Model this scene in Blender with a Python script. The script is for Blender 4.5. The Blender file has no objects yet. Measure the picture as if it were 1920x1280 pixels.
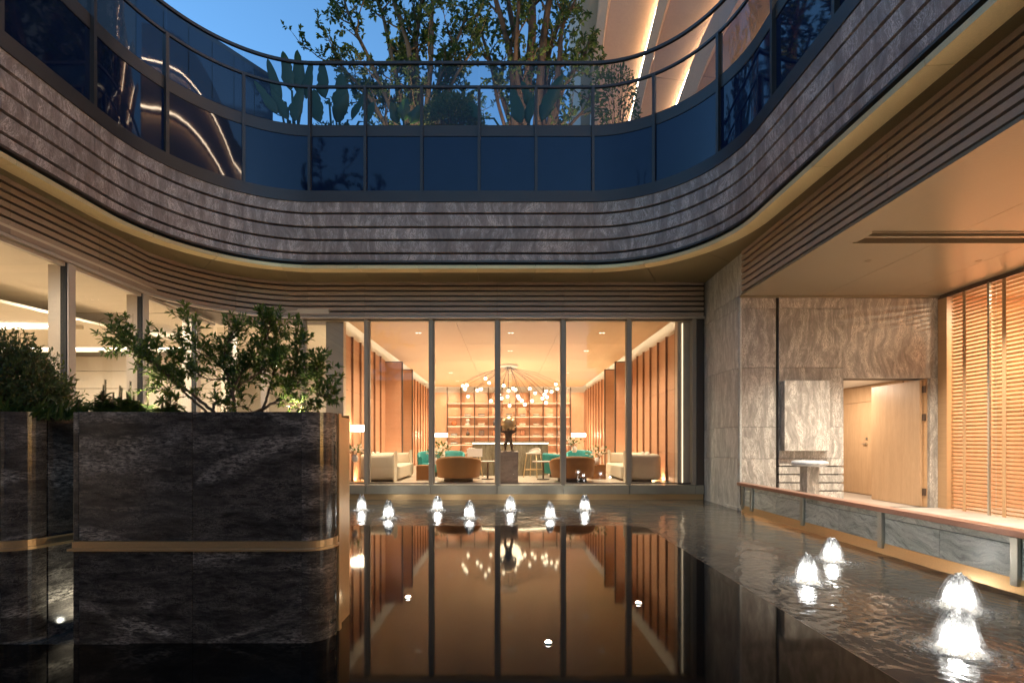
import bpy, bmesh, math, random
import numpy as np
from mathutils import Vector, Matrix

R = math.radians
rnd = random.Random(11)
scene = bpy.context.scene
COL = scene.collection

# ------------------------------------------------------------------ camera
E = 1.45            # eye height above the pool water (z = 0)
F = 907.0           # focal length in pixels of the 1920 px wide picture
cam = bpy.data.cameras.new('camera')
cam.lens = 17.0
cam.sensor_width = 36.0
cam.shift_x = 10 / 1920
cam.shift_y = 188 / 1920
cam.clip_start = 0.05
cam.clip_end = 4000
camo = bpy.data.objects.new('camera', cam)
camo.location = (0, 0, E)
camo.rotation_euler = (R(90), 0, 0)
COL.objects.link(camo)
scene.camera = camo

# ------------------------------------------------------------------ world, sun, exposure
SUN_EL, SUN_ROT = R(3.9), R(120)
world = bpy.data.worlds.new('World')
scene.world = world
world.use_nodes = True
nt = world.node_tree
bg = nt.nodes['Background']
sky = nt.nodes.new('ShaderNodeTexSky')
sky.sky_type = 'NISHITA'
sky.sun_disc = False
sky.sun_elevation = SUN_EL
sky.sun_rotation = SUN_ROT
sky.air_density = 1.0
sky.dust_density = 0.3
sky.ozone_density = 3.2
nt.links.new(sky.outputs[0], bg.inputs[0])
bg.inputs[1].default_value = 0.15
sun = bpy.data.lights.new('sun', 'SUN')
sun.energy = 0.03
sun.angle = R(12)
sun.color = (1.0, 0.85, 0.7)
suno = bpy.data.objects.new('sun', sun)
COL.objects.link(suno)
sd = Vector((math.sin(SUN_ROT) * math.cos(R(8)), math.cos(SUN_ROT) * math.cos(R(8)), math.sin(R(8))))
suno.rotation_euler = sd.to_track_quat('Z', 'Y').to_euler()
vs = scene.view_settings
vs.view_transform = 'Standard'
vs.look = 'None'
vs.exposure = 2.2
vs.gamma = 1.0
vs.use_curve_mapping = False
scene.render.engine = 'CYCLES'
cy = scene.cycles
cy.use_denoising = True
cy.max_bounces = 10
cy.diffuse_bounces = 4
cy.glossy_bounces = 5
cy.transparent_max_bounces = 24
cy.transmission_bounces = 6
cy.caustics_reflective = False
cy.caustics_refractive = False
cy.sample_clamp_indirect = 6.0

def W(px, py, Y):
    return Vector(((px - 950) * Y / F, Y, E + (828 - py) * Y / F))

# ------------------------------------------------------------------ materials
MATS = {}
class N:
    """small node helper"""
    def __init__(s, name):
        s.m = bpy.data.materials.new(name)
        s.m.use_nodes = True
        s.t = s.m.node_tree
        s.b = s.t.nodes['Principled BSDF']
        s.out = s.t.nodes['Material Output']
        MATS[name] = s.m
    def n(s, typ, **kw):
        x = s.t.nodes.new('ShaderNode' + typ)
        for k, v in kw.items():
            setattr(x, k, v)
        return x
    def l(s, a, b):
        s.t.links.new(a, b)
    def coord(s, scale=(1, 1, 1), rand=True):
        tc = s.n('TexCoord')
        v = tc.outputs['Object']
        if rand:
            oi = s.n('ObjectInfo')
            mu = s.n('Math', operation='MULTIPLY'); mu.inputs[1].default_value = 61.0
            s.l(oi.outputs['Random'], mu.inputs[0])
            ad = s.n('VectorMath', operation='ADD')
            s.l(v, ad.inputs[0]); s.l(mu.outputs[0], ad.inputs[1])
            v = ad.outputs[0]
        mp = s.n('Mapping')
        mp.inputs['Scale'].default_value = scale
        s.l(v, mp.inputs['Vector'])
        return mp.outputs[0]
    def noise(s, vec, scale=1.0, detail=6, rough=.6, dist=0.0):
        x = s.n('TexNoise')
        x.inputs['Scale'].default_value = scale
        x.inputs['Detail'].default_value = detail
        x.inputs['Roughness'].default_value = rough
        x.inputs['Distortion'].default_value = dist
        s.l(vec, x.inputs['Vector'])
        return x.outputs['Fac']
    def ramp(s, fac, stops):
        x = s.n('ValToRGB')
        el = x.color_ramp.elements
        while len(el) < len(stops):
            el.new(0.5)
        for e, (p, c) in zip(el, stops):
            e.position = p
            e.color = tuple(c) + (1,) if len(c) == 3 else c
        s.l(fac, x.inputs[0])
        return x.outputs['Color']
    def mix(s, fac, a, b, blend='MIX'):
        x = s.n('Mix', data_type='RGBA', blend_type=blend)
        for sock, v in ((x.inputs[0], fac), (x.inputs[6], a), (x.inputs[7], b)):
            if isinstance(v, (int, float)):
                sock.default_value = v
            elif isinstance(v, tuple):
                sock.default_value = v + (1,) if len(v) == 3 else v
            else:
                s.l(v, sock)
        return x.outputs[2]
    def bump(s, h, strength=.2, dist=.01):
        x = s.n('Bump')
        x.inputs['Strength'].default_value = strength
        x.inputs['Distance'].default_value = dist
        s.l(h, x.inputs['Height'])
        s.l(x.outputs[0], s.b.inputs['Normal'])
    def var(s, col, amount=.15):
        """per object brightness change"""
        oi = s.n('ObjectInfo')
        mr = s.n('MapRange')
        mr.inputs[3].default_value = 1 - amount; mr.inputs[4].default_value = 1 + amount
        s.l(oi.outputs['Random'], mr.inputs[0])
        hs = s.n('HueSaturation')
        s.l(mr.outputs[0], hs.inputs['Value'])
        if isinstance(col, tuple): hs.inputs['Color'].default_value = col + (1,)
        else: s.l(col, hs.inputs['Color'])
        return hs.outputs[0]
    def set(s, base=None, rough=None, metal=None, ior=None, coat=None):
        i = s.b.inputs
        if base is not None:
            if isinstance(base, tuple): i['Base Color'].default_value = base + (1,)
            else: s.l(base, i['Base Color'])
        if rough is not None:
            if isinstance(rough, (int, float)): i['Roughness'].default_value = rough
            else: s.l(rough, i['Roughness'])
        if metal is not None: i['Metallic'].default_value = metal
        if ior is not None: i['IOR'].default_value = ior
        if coat is not None:
            i['Coat Weight'].default_value = coat; i['Coat Roughness'].default_value = .06
        return s

def plain(name, base, rough=.5, metal=0, grain=40, amount=.12, bump=.05, var=.0, **kw):
    m = N(name)
    v = m.coord((1, 1, 1))
    f = m.noise(v, grain, 5, .6)
    g = m.noise(v, 1.7, 2, .5)
    dark = tuple(c * (1 - amount) for c in base); lite = tuple(min(1, c * (1 + amount)) for c in base)
    col = m.ramp(f, [(.3, dark), (.7, lite)])
    col = m.mix(.35, col, m.ramp(g, [(.3, dark), (.7, lite)]))
    if var: col = m.var(col, var)
    m.set(col, rough, metal, **kw)
    if bump: m.bump(f, bump, .004)
    return m.m

def stone(name, c0, c1, c2, stretch, rough, warp=.35, vein=.5, var=.10, bump=.25, fine=1.0, white=None, coat=None, rand=True, tilt=0.0):
    """veined stone: stretched, warped noise with thin bright veins and grain"""
    m = N(name)
    v0 = m.coord((1, 1, 1), rand)
    wn = m.n('TexNoise'); wn.inputs['Scale'].default_value = 1.1; wn.inputs['Detail'].default_value = 3
    m.l(v0, wn.inputs['Vector'])
    sb = m.n('VectorMath', operation='SUBTRACT'); sb.inputs[1].default_value = (.5, .5, .5)
    m.l(wn.outputs['Color'], sb.inputs[0])
    sc = m.n('VectorMath', operation='SCALE'); sc.inputs['Scale'].default_value = warp
    m.l(sb.outputs[0], sc.inputs[0])
    ad = m.n('VectorMath', operation='ADD')
    m.l(v0, ad.inputs[0]); m.l(sc.outputs[0], ad.inputs[1])
    mp = m.n('Mapping'); mp.inputs['Scale'].default_value = stretch; mp.inputs['Rotation'].default_value = (0, tilt, 0)
    m.l(ad.outputs[0], mp.inputs['Vector'])
    v = mp.outputs[0]
    f = m.noise(v, 3.0 * fine, 9, .68, .3)
    g = m.noise(v, 1.1 * fine, 4, .6, .4)
    h = m.noise(v, 6.5 * fine, 6, .7, .5)
    r = m.n('Math', operation='SUBTRACT'); r.inputs[1].default_value = .5; m.l(h, r.inputs[0])
    ab = m.n('Math', operation='ABSOLUTE'); m.l(r.outputs[0], ab.inputs[0])
    sp = m.noise(m.coord((1, 1, 1)), 110, 2, .6)
    col = m.ramp(f, [(.30, c0), (.52, c1), (.74, tuple(x * .78 + y * .22 for x, y in zip(c1, c2)))])
    big = m.ramp(g, [(.3, (.82, .82, .82)), (.7, (1.14, 1.14, 1.14))])
    col = m.mix(.8, col, big, 'MULTIPLY')
    vm = m.ramp(ab.outputs[0], [(.0, (1, 1, 1)), (.045, (0, 0, 0))])
    vg = m.ramp(g, [(.44, (0, 0, 0)), (.60, (1, 1, 1))])
    mm = m.n('Math', operation='MULTIPLY'); m.l(vm, mm.inputs[0]); m.l(vg, mm.inputs[1])
    m2 = m.n('Math', operation='MULTIPLY'); m2.inputs[1].default_value = vein; m.l(mm.outputs[0], m2.inputs[0])
    col = m.mix(m2.outputs[0], col, c2)
    col = m.mix(.55, col, m.ramp(sp, [(.3, (.6, .6, .6)), (.7, (1.35, 1.35, 1.35))]), 'MULTIPLY')
    if white:
        bg_ = m.noise(v, .42, 4, .6, .9)
        mask = m.ramp(bg_, [(.50, (0, 0, 0)), (.62, (1, 1, 1))])
        fm = m.ramp(m.noise(v, 9 * fine, 5, .75, .2), [(.44, (0, 0, 0)), (.64, (1, 1, 1))])
        mw = m.n('Math', operation='MULTIPLY')
        m.l(mask, mw.inputs[0]); m.l(fm, mw.inputs[1])
        col = m.mix(mw.outputs[0], col, white)
    col = m.var(col, var)
    m.set(col, rough, coat=coat)
    m.bump(f, bump, .006)
    return m.m

def wood(name, dark, lite, stretch, rough=.4, var=.08, scale=3):
    m = N(name)
    v = m.coord(stretch)
    f = m.noise(v, scale, 8, .65, .8)
    g = m.noise(v, scale * 7, 4, .6)
    col = m.mix(.35, m.ramp(f, [(.3, dark), (.7, lite)]), m.ramp(g, [(.35, dark), (.65, lite)]))
    col = m.var(col, var)
    m.set(col, rough)
    m.bump(g, .08, .003)
    return m.m

def glass(name, tint, f0=.05, boost=1.0, rough=0.0):
    m = N(name)
    lw = m.n('LayerWeight'); lw.inputs['Blend'].default_value = .5
    p = m.n('Math', operation='POWER'); p.inputs[1].default_value = 5
    m.l(lw.outputs['Facing'], p.inputs[0])
    r = m.n('MapRange'); r.inputs[3].default_value = f0; r.inputs[4].default_value = min(1.0, boost)
    m.l(p.outputs[0], r.inputs[0])
    tr = m.n('BsdfTransparent'); tr.inputs[0].default_value = tint + (1,)
    gl = m.n('BsdfGlossy'); gl.inputs['Roughness'].default_value = rough
    v = m.coord((1, 1, 1), False)
    wv = m.noise(v, .8, 2, .5)
    bp = m.n('Bump'); bp.inputs['Strength'].default_value = .012; bp.inputs['Distance'].default_value = .02
    m.l(wv, bp.inputs['Height']); m.l(bp.outputs[0], gl.inputs['Normal'])
    mx = m.n('MixShader')
    m.l(r.outputs[0], mx.inputs[0]); m.l(tr.outputs[0], mx.inputs[1]); m.l(gl.outputs[0], mx.inputs[2])
    m.l(mx.outputs[0], m.out.inputs['Surface'])
    return m.m

def emit(name, col, strength, base=(.8, .8, .8)):
    m = N(name)
    m.set(base, .5)
    m.b.inputs['Emission Color'].default_value = col + (1,)
    m.b.inputs['Emission Strength'].default_value = strength
    return m.m

def leafmat(name, dark, lite, trans=.35, rough=.45, hue=None):
    m = N(name)
    g = m.n('NewGeometry')
    stops = [(0, dark), (.6, lite), (1, hue or tuple(c * 1.25 for c in lite))]
    col = m.ramp(g.outputs['Random Per Island'], stops)
    m.set(col, rough)
    tl = m.n('BsdfTranslucent')
    m.l(m.mix(.5, col, tuple(min(1, c * 2.0) for c in lite)), tl.inputs[0])
    mx = m.n('MixShader'); mx.inputs[0].default_value = trans
    m.l(m.b.outputs[0], mx.inputs[1]); m.l(tl.outputs[0], mx.inputs[2])
    m.l(mx.outputs[0], m.out.inputs['Surface'])
    return m.m

M_band = stone('band_stone', (.225, .168, .138), (.32, .24, .20), (.85, .70, .60), (5.0, 5.0, 1.0), .55, .6, 1.0, .09, .2, 1.0, None, None, False)
M_wall = stone('wall_stone', (.215, .193, .168), (.325, .295, .258), (.86, .79, .70), (7.0, 7.0, 1.2), .5, .55, .95, .06, .25, 1.0)
M_pier = stone('pier_stone', (.28, .28, .255), (.42, .42, .39), (.80, .79, .74), (7.0, 7.0, .9), .5, .45, .9, .06, .3, 1.0)
M_plant = stone('planter_stone', (.016, .014, .012), (.062, .053, .044), (.34, .29, .24), (2.0, 2.0, 7.5), .13, .16, .45, .10, .05, 1.3, (.50, .43, .35), None, True, .10)
M_plant.node_tree.nodes['Principled BSDF'].inputs['Specular IOR Level'].default_value = .5
M_para = stone('parapet_stone', (.15, .158, .132), (.48, .50, .43), (.80, .80, .72), (1.2, 1.2, 7.0), .28, .7, .9, .10, .15, 1.3, (.62, .62, .56))
M_travert = stone('pedestal_stone', (.30, .22, .18), (.42, .32, .27), (.6, .5, .44), (1.2, 1.2, 3), .4, .4, .5, .05, .15, 1.2)
M_barst = stone('bar_stone', (.09, .07, .04), (.20, .165, .11), (.38, .33, .24), (3, 3, .3), .25, .3, .5, .05, .1, 1.4)
M_tabletop = stone('table_stone', (.25, .26, .28), (.45, .45, .46), (.7, .68, .66), (2, 2, 2), .3, .7, .6, .05, .1, 1.5)
M_paving = stone('terrace_paving', (.36, .31, .27), (.47, .42, .37), (.60, .55, .5), (1, 2.0, 1), .3, .5, .4, .06, .1, 1.2)
M_gold = plain('bronze_gold', (.64, .43, .21), .28, .55, 60, .10, 0)
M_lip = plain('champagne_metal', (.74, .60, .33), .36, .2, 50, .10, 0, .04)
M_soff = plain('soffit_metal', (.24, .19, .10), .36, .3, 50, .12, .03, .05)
M_louver = plain('louver_metal', (.40, .305, .235), .5, .2, 50, .12, .04, .06)
M_louverd = plain('louver_backing', (.045, .033, .026), .6, .0, 30, .15, .04)
M_rail = plain('balustrade_rail', (.055, .045, .042), .4, .3, 60, .12, .03)
M_bronze = plain('dark_bronze', (.13, .095, .075), .36, .6, 60, .12, .03)
M_frame = plain('mullion_metal', (.36, .30, .22), .45, .2, 60, .10, .03)
M_bead = plain('glazing_bead', (.42, .34, .24), .45, .1, 60, .08, .03)
M_framew = plain('pale_frame', (.52, .44, .36), .45, .2, 60, .08, .03)
M_base = plain('base_rail_metal', (.36, .33, .25), .38, .6, 60, .08, .03)
M_copper = plain('copper_cap', (.42, .24, .18), .36, .7, 60, .10, .03)
M_steel = plain('pale_steel', (.5, .5, .44), .3, .9, 60, .08, .02)
M_black = plain('black_gap', (.006, .006, .006), .6)
M_terc = plain('terrace_ceiling', (.26, .215, .145), .30, .25, 30, .05, 0)
M_plasterw = plain('pale_plaster', (.62, .54, .43), .7, 0, 20, .04, .02)
M_ceil = plain('lobby_ceiling', (.66, .57, .44), .7, 0, 20, .03, .02)
M_white = plain('white_paint', (.78, .74, .68), .6, 0, 20, .03, .02)
M_panel = wood('copper_panel', (.53, .275, .155), (.61, .34, .205), (.35, .35, 3.5), .36, .05)
M_shelfw = wood('back_panel', (.60, .33, .20), (.70, .41, .27), (2, 2, .5), .45, .04)
M_woodc = wood('wood_ceiling', (.70, .50, .31), (.80, .61, .41), (.6, 9, 9), .8, .05)
M_oak = wood('oak_door', (.42, .26, .14), (.55, .36, .21), (3.5, 3.5, .28), .4, .06)
M_slatw = wood('blind_wood', (.40, .235, .115), (.52, .32, .165), (3, .5, 9), .45, .12)
M_floorw = plain('lounge_floor', (.50, .42, .33), .32, 0, 12, .10, .02)
M_sofa = plain('cream_fabric', (.60, .52, .40), .85, 0, 180, .10, .25)
M_cush = plain('cushion_fabric', (.55, .47, .38), .85, 0, 90, .25, .25)
M_rust = plain('brown_leather', (.30, .125, .035), .5, 0, 120, .12, .12)
M_teal = plain('teal_velvet', (.02, .21, .19), .6, 0, 120, .14, .15)
M_statue = plain('statue_bronze', (.15, .10, .07), .45, .5, 25, .3, .2)
M_globe = plain('golden_globe', (.62, .45, .26), .34, .6, 9, .3, .2)
M_green = plain('planter_soil', (.02, .016, .012), .95, 0, 30, .3, .3)
M_bark = plain('shrub_bark', (.13, .085, .05), .85, 0, 60, .3, .4)
M_bark2 = plain('tree_bark', (.11, .062, .036), .85, 0, 14, .3, .5)
M_leaf = leafmat('shrub_leaf', (.034, .072, .014), (.11, .175, .034), .38, .42, (.20, .24, .05))
M_leafd = leafmat('bush_leaf', (.04, .07, .022), (.12, .155, .045), .4, .5, (.18, .15, .065))
M_leafp = leafmat('perennial_leaf', (.03, .06, .012), (.07, .12, .025), .3, .5, (.11, .15, .035))
M_spike = leafmat('seed_spike', (.07, .06, .03), (.14, .13, .06), .2, .7)
M_leaft = leafmat('tree_leaf', (.024, .048, .016), (.062, .105, .026), .42, .45, (.12, .16, .03))
M_banana = leafmat('banana_leaf', (.02, .055, .016), (.04, .095, .025), .35, .4)
M_flower = leafmat('pale_flower', (.6, .45, .3), (.8, .65, .5), .3, .6)
M_glass = glass('clear_glass', (.93, .92, .89), .035)
M_glassu = glass('balustrade_glass', (.84, .87, .90), .022)
M_lamp = emit('lamp_shade_glow', (1.0, .84, .62), 4)
M_bulb = emit('globe_glow', (1.0, .82, .54), 2.2)
M_led = emit('cove_led', (1.0, .78, .52), 5)
M_ledw = emit('cove_led_white', (1.0, .93, .84), 2.5)
M_ledr = emit('ribbon_led', (1.0, .76, .52), 7)
M_ledp = emit('pilaster_led', (1.0, .80, .55), .45)
M_leds = emit('shelf_led', (1.0, .75, .5), .8)
M_dl = emit('downlight_glow', (1.0, .85, .65), 1.5)
M_pl = emit('pool_light_glow', (1.0, .93, .80), 25)
M_cream = plain('cream_cladding', (.50, .335, .21), .5, 0, 12, .06, .05)
M_darkb = plain('dark_cladding', (.02, .024, .032), .25, 0, 8, .2, .02)

def make_spandrel():
    m = N('spandrel_glass')
    v = m.coord((1, 1, 1))
    f = m.noise(v, 1.5, 3, .5)
    m.set(m.ramp(f, [(.3, (.004, .011, .038)), (.7, (.006, .014, .048))]), .035, 0, 1.5)
    m.bump(f, .035, .02)
    return m.m
M_span = make_spandrel()

def make_water(name, base, rough, bs, bd, sc, ior=1.33):
    m = N(name)
    v = m.coord((1, 1, 1), False)
    a = m.noise(v, sc, 4, .55, .6)
    b = m.noise(v, sc * .28, 3, .5, .4)
    ad = m.n('Math', operation='ADD'); m.l(a, ad.inputs[0]); m.l(b, ad.inputs[1])
    m.set(base, rough, 0, ior)
    m.bump(ad.outputs[0], bs, bd)
    return m.m
M_water = make_water('pool_water', (.072, .066, .055), .05, .38, .02, 5.0)
M_mirror = make_water('still_water', (.005, .0045, .004), .05, .03, .004, 6.0)
M_mirror.node_tree.nodes['Principled BSDF'].inputs['Specular IOR Level'].default_value = .4

def make_foam():
    m = N('fountain_foam')
    v = m.coord((1, 1, .35))
    f = m.noise(v, 26, 5, .7, .8)
    tl = m.n('BsdfTranslucent'); tl.inputs[0].default_value = (.25, .25, .25, 1)
    df = m.n('BsdfDiffuse'); df.inputs[0].default_value = (.23, .23, .24, 1)
    tr = m.n('BsdfTransparent')
    a = m.n('MixShader'); a.inputs[0].default_value = .3
    m.l(tl.outputs[0], a.inputs[1]); m.l(df.outputs[0], a.inputs[2])
    b = m.n('MixShader')
    m.l(m.ramp(f, [(.36, (.22, .22, .22)), (.68, (.62, .62, .62))]), b.inputs[0])
    m.l(a.outputs[0], b.inputs[1]); m.l(tr.outputs[0], b.inputs[2])
    m.l(b.outputs[0], m.out.inputs['Surface'])
    return m.m
M_foam = make_foam()

# ------------------------------------------------------------------ mesh helpers
class MB:
    def __init__(s):
        s.v = []; s.f = []
    def add(s, vs, fs):
        o = len(s.v)
        s.v.extend([tuple(p) for p in vs])
        s.f.extend([tuple(i + o for i in q) for q in fs])
        return s
    def box(s, x0, x1, y0, y1, z0, z1):
        return s.add([(x0, y0, z0), (x1, y0, z0), (x1, y1, z0), (x0, y1, z0), (x0, y0, z1), (x1, y0, z1), (x1, y1, z1), (x0, y1, z1)],
                     [(0, 3, 2, 1), (4, 5, 6, 7), (0, 1, 5, 4), (1, 2, 6, 5), (2, 3, 7, 6), (3, 0, 4, 7)])
    def prism(s, poly, z0, z1):
        n = len(poly)
        return s.add([(p[0], p[1], z0) for p in poly] + [(p[0], p[1], z1) for p in poly],
                     [tuple(range(n - 1, -1, -1)), tuple(range(n, 2 * n))] + [(i, (i + 1) % n, n + (i + 1) % n, n + i) for i in range(n)])
    def tube(s, pts, rad, n=8, cap=True):
        pts = [Vector(p) for p in pts]
        if not hasattr(rad, '__len__'): rad = [rad] * len(pts)
        rings = []
        up = None
        for i, p in enumerate(pts):
            d = (pts[min(i + 1, len(pts) - 1)] - pts[max(i - 1, 0)])
            if d.length < 1e-9: d = Vector((0, 0, 1))
            d.normalize()
            if up is None: up = Vector((1, 0, 0)) if abs(d.x) < .8 else Vector((0, 1, 0))
            a = d.cross(up); 
            if a.length < 1e-6: a = d.cross(Vector((.3, .5, .8)))
            a.normalize(); b = d.cross(a); up = b.cross(d) if False else up
            rings.append([p + (a * math.cos(t) + b * math.sin(t)) * rad[i] for t in [2 * math.pi * k / n for k in range(n)]])
        vs = [q for r in rings for q in r]
        fs = []
        for i in range(len(pts) - 1):
            for k in range(n):
                fs.append((i * n + k, i * n + (k + 1) % n, (i + 1) * n + (k + 1) % n, (i + 1) * n + k))
        if cap:
            fs.append(tuple(range(n - 1, -1, -1))); fs.append(tuple((len(pts) - 1) * n + k for k in range(n)))
        return s.add(vs, fs)
    def lathe(s, prof, n=24, c=(0, 0, 0), cap=True):
        vs = []
        for r, z in prof:
            for k in range(n):
                t = 2 * math.pi * k / n
                vs.append((c[0] + r * math.cos(t), c[1] + r * math.sin(t), c[2] + z))
        fs = []
        for i in range(len(prof) - 1):
            for k in range(n):
                fs.append((i * n + k, i * n + (k + 1) % n, (i + 1) * n + (k + 1) % n, (i + 1) * n + k))
        if cap:
            fs.append(tuple(range(n - 1, -1, -1))); fs.append(tuple((len(prof) - 1) * n + k for k in range(n)))
        return s.add(vs, fs)
    def sphere(s, c, r, n=12, m=8, sc=(1, 1, 1)):
        prof = [(max(1e-4, r * math.sin(math.pi * i / m)), -r * math.cos(math.pi * i / m)) for i in range(m + 1)]
        o = len(s.v)
        s.lathe(prof, n, (0, 0, 0))
        s.v[o:] = [(p[0] * sc[0] + c[0], p[1] * sc[1] + c[1], p[2] * sc[2] + c[2]) for p in s.v[o:]]
        return s
    def leaf(s, p, d, nrm, L, w, fold=.25, droop=.1):
        d = d.normalized(); side = d.cross(nrm)
        if side.length < 1e-5: side = d.cross(Vector((.3, .7, .2)))
        side.normalize(); nn = side.cross(d)
        b = p; t = p + d * L - nn * L * droop
        m1 = p + d * L * .35; m2 = p + d * L * .72 - nn * L * droop * .5
        up = nn * w * fold
        return s.add([b, m1 + side * w * .5 + up, m2 + side * w * .38 + up, t, m2 - side * w * .38 + up, m1 - side * w * .5 + up],
                     [(0, 1, 2, 3), (0, 3, 4, 5)])
    def build(s, name, mat, parent=None, smooth=False, bevel=0, local=False, **props):
        me = bpy.data.meshes.new(name)
        me.from_pydata(s.v, [], s.f)
        me.update()
        if smooth:
            me.polygons.foreach_set('use_smooth', [True] * len(me.polygons))
        me.materials.append(mat)
        if getattr(s, 'auto', False):
            me.polygons.foreach_set('use_smooth', [True] * len(me.polygons))
            me.set_sharp_from_angle(angle=R(25))
        return link(name, me, parent, bevel, local, props)

def link(name, me, parent=None, bevel=0, local=False, props=None):
    o = bpy.data.objects.new(name, me)
    COL.objects.link(o)
    if parent is not None:
        o.parent = parent
        if not local and parent.type == 'EMPTY':
            o.matrix_parent_inverse = Matrix.Translation(-parent.location)
    if bevel:
        b = o.modifiers.new('bevel', 'BEVEL')
        b.width = bevel; b.segments = 2; b.limit_method = 'ANGLE'
    for k, v in (props or {}).items():
        o[k] = v
    return o

def thing(name, label, cat, loc=(0, 0, 0), group=None, rz=0):
    o = bpy.data.objects.new(name, None)
    o.empty_display_size = .1
    COL.objects.link(o)
    o.location = loc
    o.rotation_euler = (0, 0, rz)
    o['label'] = label; o['category'] = cat
    if group: o['group'] = group
    return o

def tag(o, label, cat, group=None):
    o['label'] = label; o['category'] = cat
    if group: o['group'] = group
    return o

def struct(o):
    o['kind'] = 'structure'
    return o

def copy_tree(root, loc, label, rz=None):
    def cp(o, par):
        c = o.copy(); COL.objects.link(c)
        if par is not None:
            c.parent = par
        for ch in list(o.children):
            cp(ch, c)
        return c
    r = cp(root, None)
    r.location = loc
    if rz is not None: r.rotation_euler = (0, 0, rz)
    r['label'] = label
    return r

def lamp(name, typ, loc, energy, color, parent=None, **kw):
    l = bpy.data.lights.new(name, typ)
    l.energy = energy; l.color = color
    aim = kw.pop('aim', None)
    for k, v in kw.items(): setattr(l, k, v)
    o = bpy.data.objects.new(name, l)
    COL.objects.link(o)
    o.location = loc
    if aim is not None:
        o.rotation_euler = (Vector(loc) - Vector(aim)).to_track_quat('Z', 'Y').to_euler()
    if parent is not None: o.parent = parent
    return o

# ------------------------------------------------------------------ paths in plan
class Path:
    """polyline from lines and arcs: point and inward normal (towards the courtyard) by arc length"""
    def __init__(s):
        s.seg = []; s.L = 0
    def line(s, a, b):
        a = Vector(a); b = Vector(b); d = (b - a); n = d.length; d = d / n
        s.seg.append(('l', s.L, n, a, d)); s.L += n; return s
    def arc(s, c, r, t0, t1):
        n = abs(t1 - t0) * r
        s.seg.append(('a', s.L, n, Vector(c), r, t0, t1)); s.L += n; return s
    def at(s, q):
        g = s.seg[0]
        for k in s.seg:
            if q >= k[1] - 1e-9: g = k
        u = q - g[1]
        if g[0] == 'l':
            d = g[4]; p = g[3] + d * u
        else:
            sg = 1 if g[6] > g[5] else -1
            t = g[5] + sg * u / g[4]
            p = g[3] + Vector((math.cos(t), math.sin(t))) * g[4]
            d = Vector((-math.sin(t), math.cos(t))) * sg
        return p, Vector((d.y, -d.x))
    def samples(s, a, b, step=.14):
        out = [a]
        brk = [k[1] for k in s.seg] + [s.L]
        cur = a
        cuts = sorted(set([x for x in brk if a + 1e-6 < x < b - 1e-6] + [b]))
        for c in cuts:
            mid = (cur + c) / 2
            g = s.seg[0]
            for k in s.seg:
                if mid >= k[1]: g = k
            n = 1 if g[0] == 'l' else max(1, int((c - cur) / step))
            out += [cur + (c - cur) * (i + 1) / n for i in range(n)]
            cur = c
        return out

def ribbon(path, a, b, prof, mb=None, step=.14):
    """closed profile [(off, z)...] swept along the path between arc lengths a and b"""
    mb = mb or MB()
    mb.auto = True
    ss = path.samples(a, b, step)
    n = len(prof)
    vs = []
    for q in ss:
        p, nn = path.at(q)
        for off, z in prof:
            vs.append((p.x + nn.x * off, p.y + nn.y * off, z))
    fs = []
    for i in range(len(ss) - 1):
        for k in range(n):
            fs.append((i * n + k, (i + 1) * n + k, (i + 1) * n + (k + 1) % n, i * n + (k + 1) % n))
    fs.append(tuple(range(n))); fs.append(tuple(len(ss) * n - 1 - k for k in range(n)))
    return mb.add(vs, fs)

def rect(o0, o1, z0, z1):
    return [(o0, z0), (o1, z0), (o1, z1), (o0, z1)]

BAL = Path()
BAL.line((-6.9, -2), (-6.9, 8.25)).arc((-4.3, 8.25), 2.6, math.pi, math.pi / 2).line((-4.3, 10.85), (1.88, 10.85))
BAL.arc((1.88, 8.4), 2.45, math.pi / 2, 0).line((4.33, 8.4), (4.33, -2))
SA = 10.25; SF = SA + 2.6 * math.pi / 2; SR = SF + 6.18; SE = SR + 2.45 * math.pi / 2
def s_left(Y): return Y + 2
def s_larc(a): return SA + 2.6 * (math.pi / 2 - a)
def s_front(X): return SF + X + 4.3
def s_rarc(a): return SR + 2.45 * a
def s_right(Y): return SE + 8.4 - Y
POSTS = [s_left(y) for y in (2.1, 3.6, 5.1, 6.6, 8.1)] + [s_larc(1.1), s_larc(.56)] + [s_front(x) for x in (-4.43, -3.18, -1.91, -.62, .66, 1.94)] + \
        [s_rarc(.56), s_rarc(1.14)] + [s_right(y) for y in (7.9, 6.4, 4.9, 3.4, 1.9)]
JOINTS = [0.3] + POSTS + [BAL.L - .3]
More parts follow.
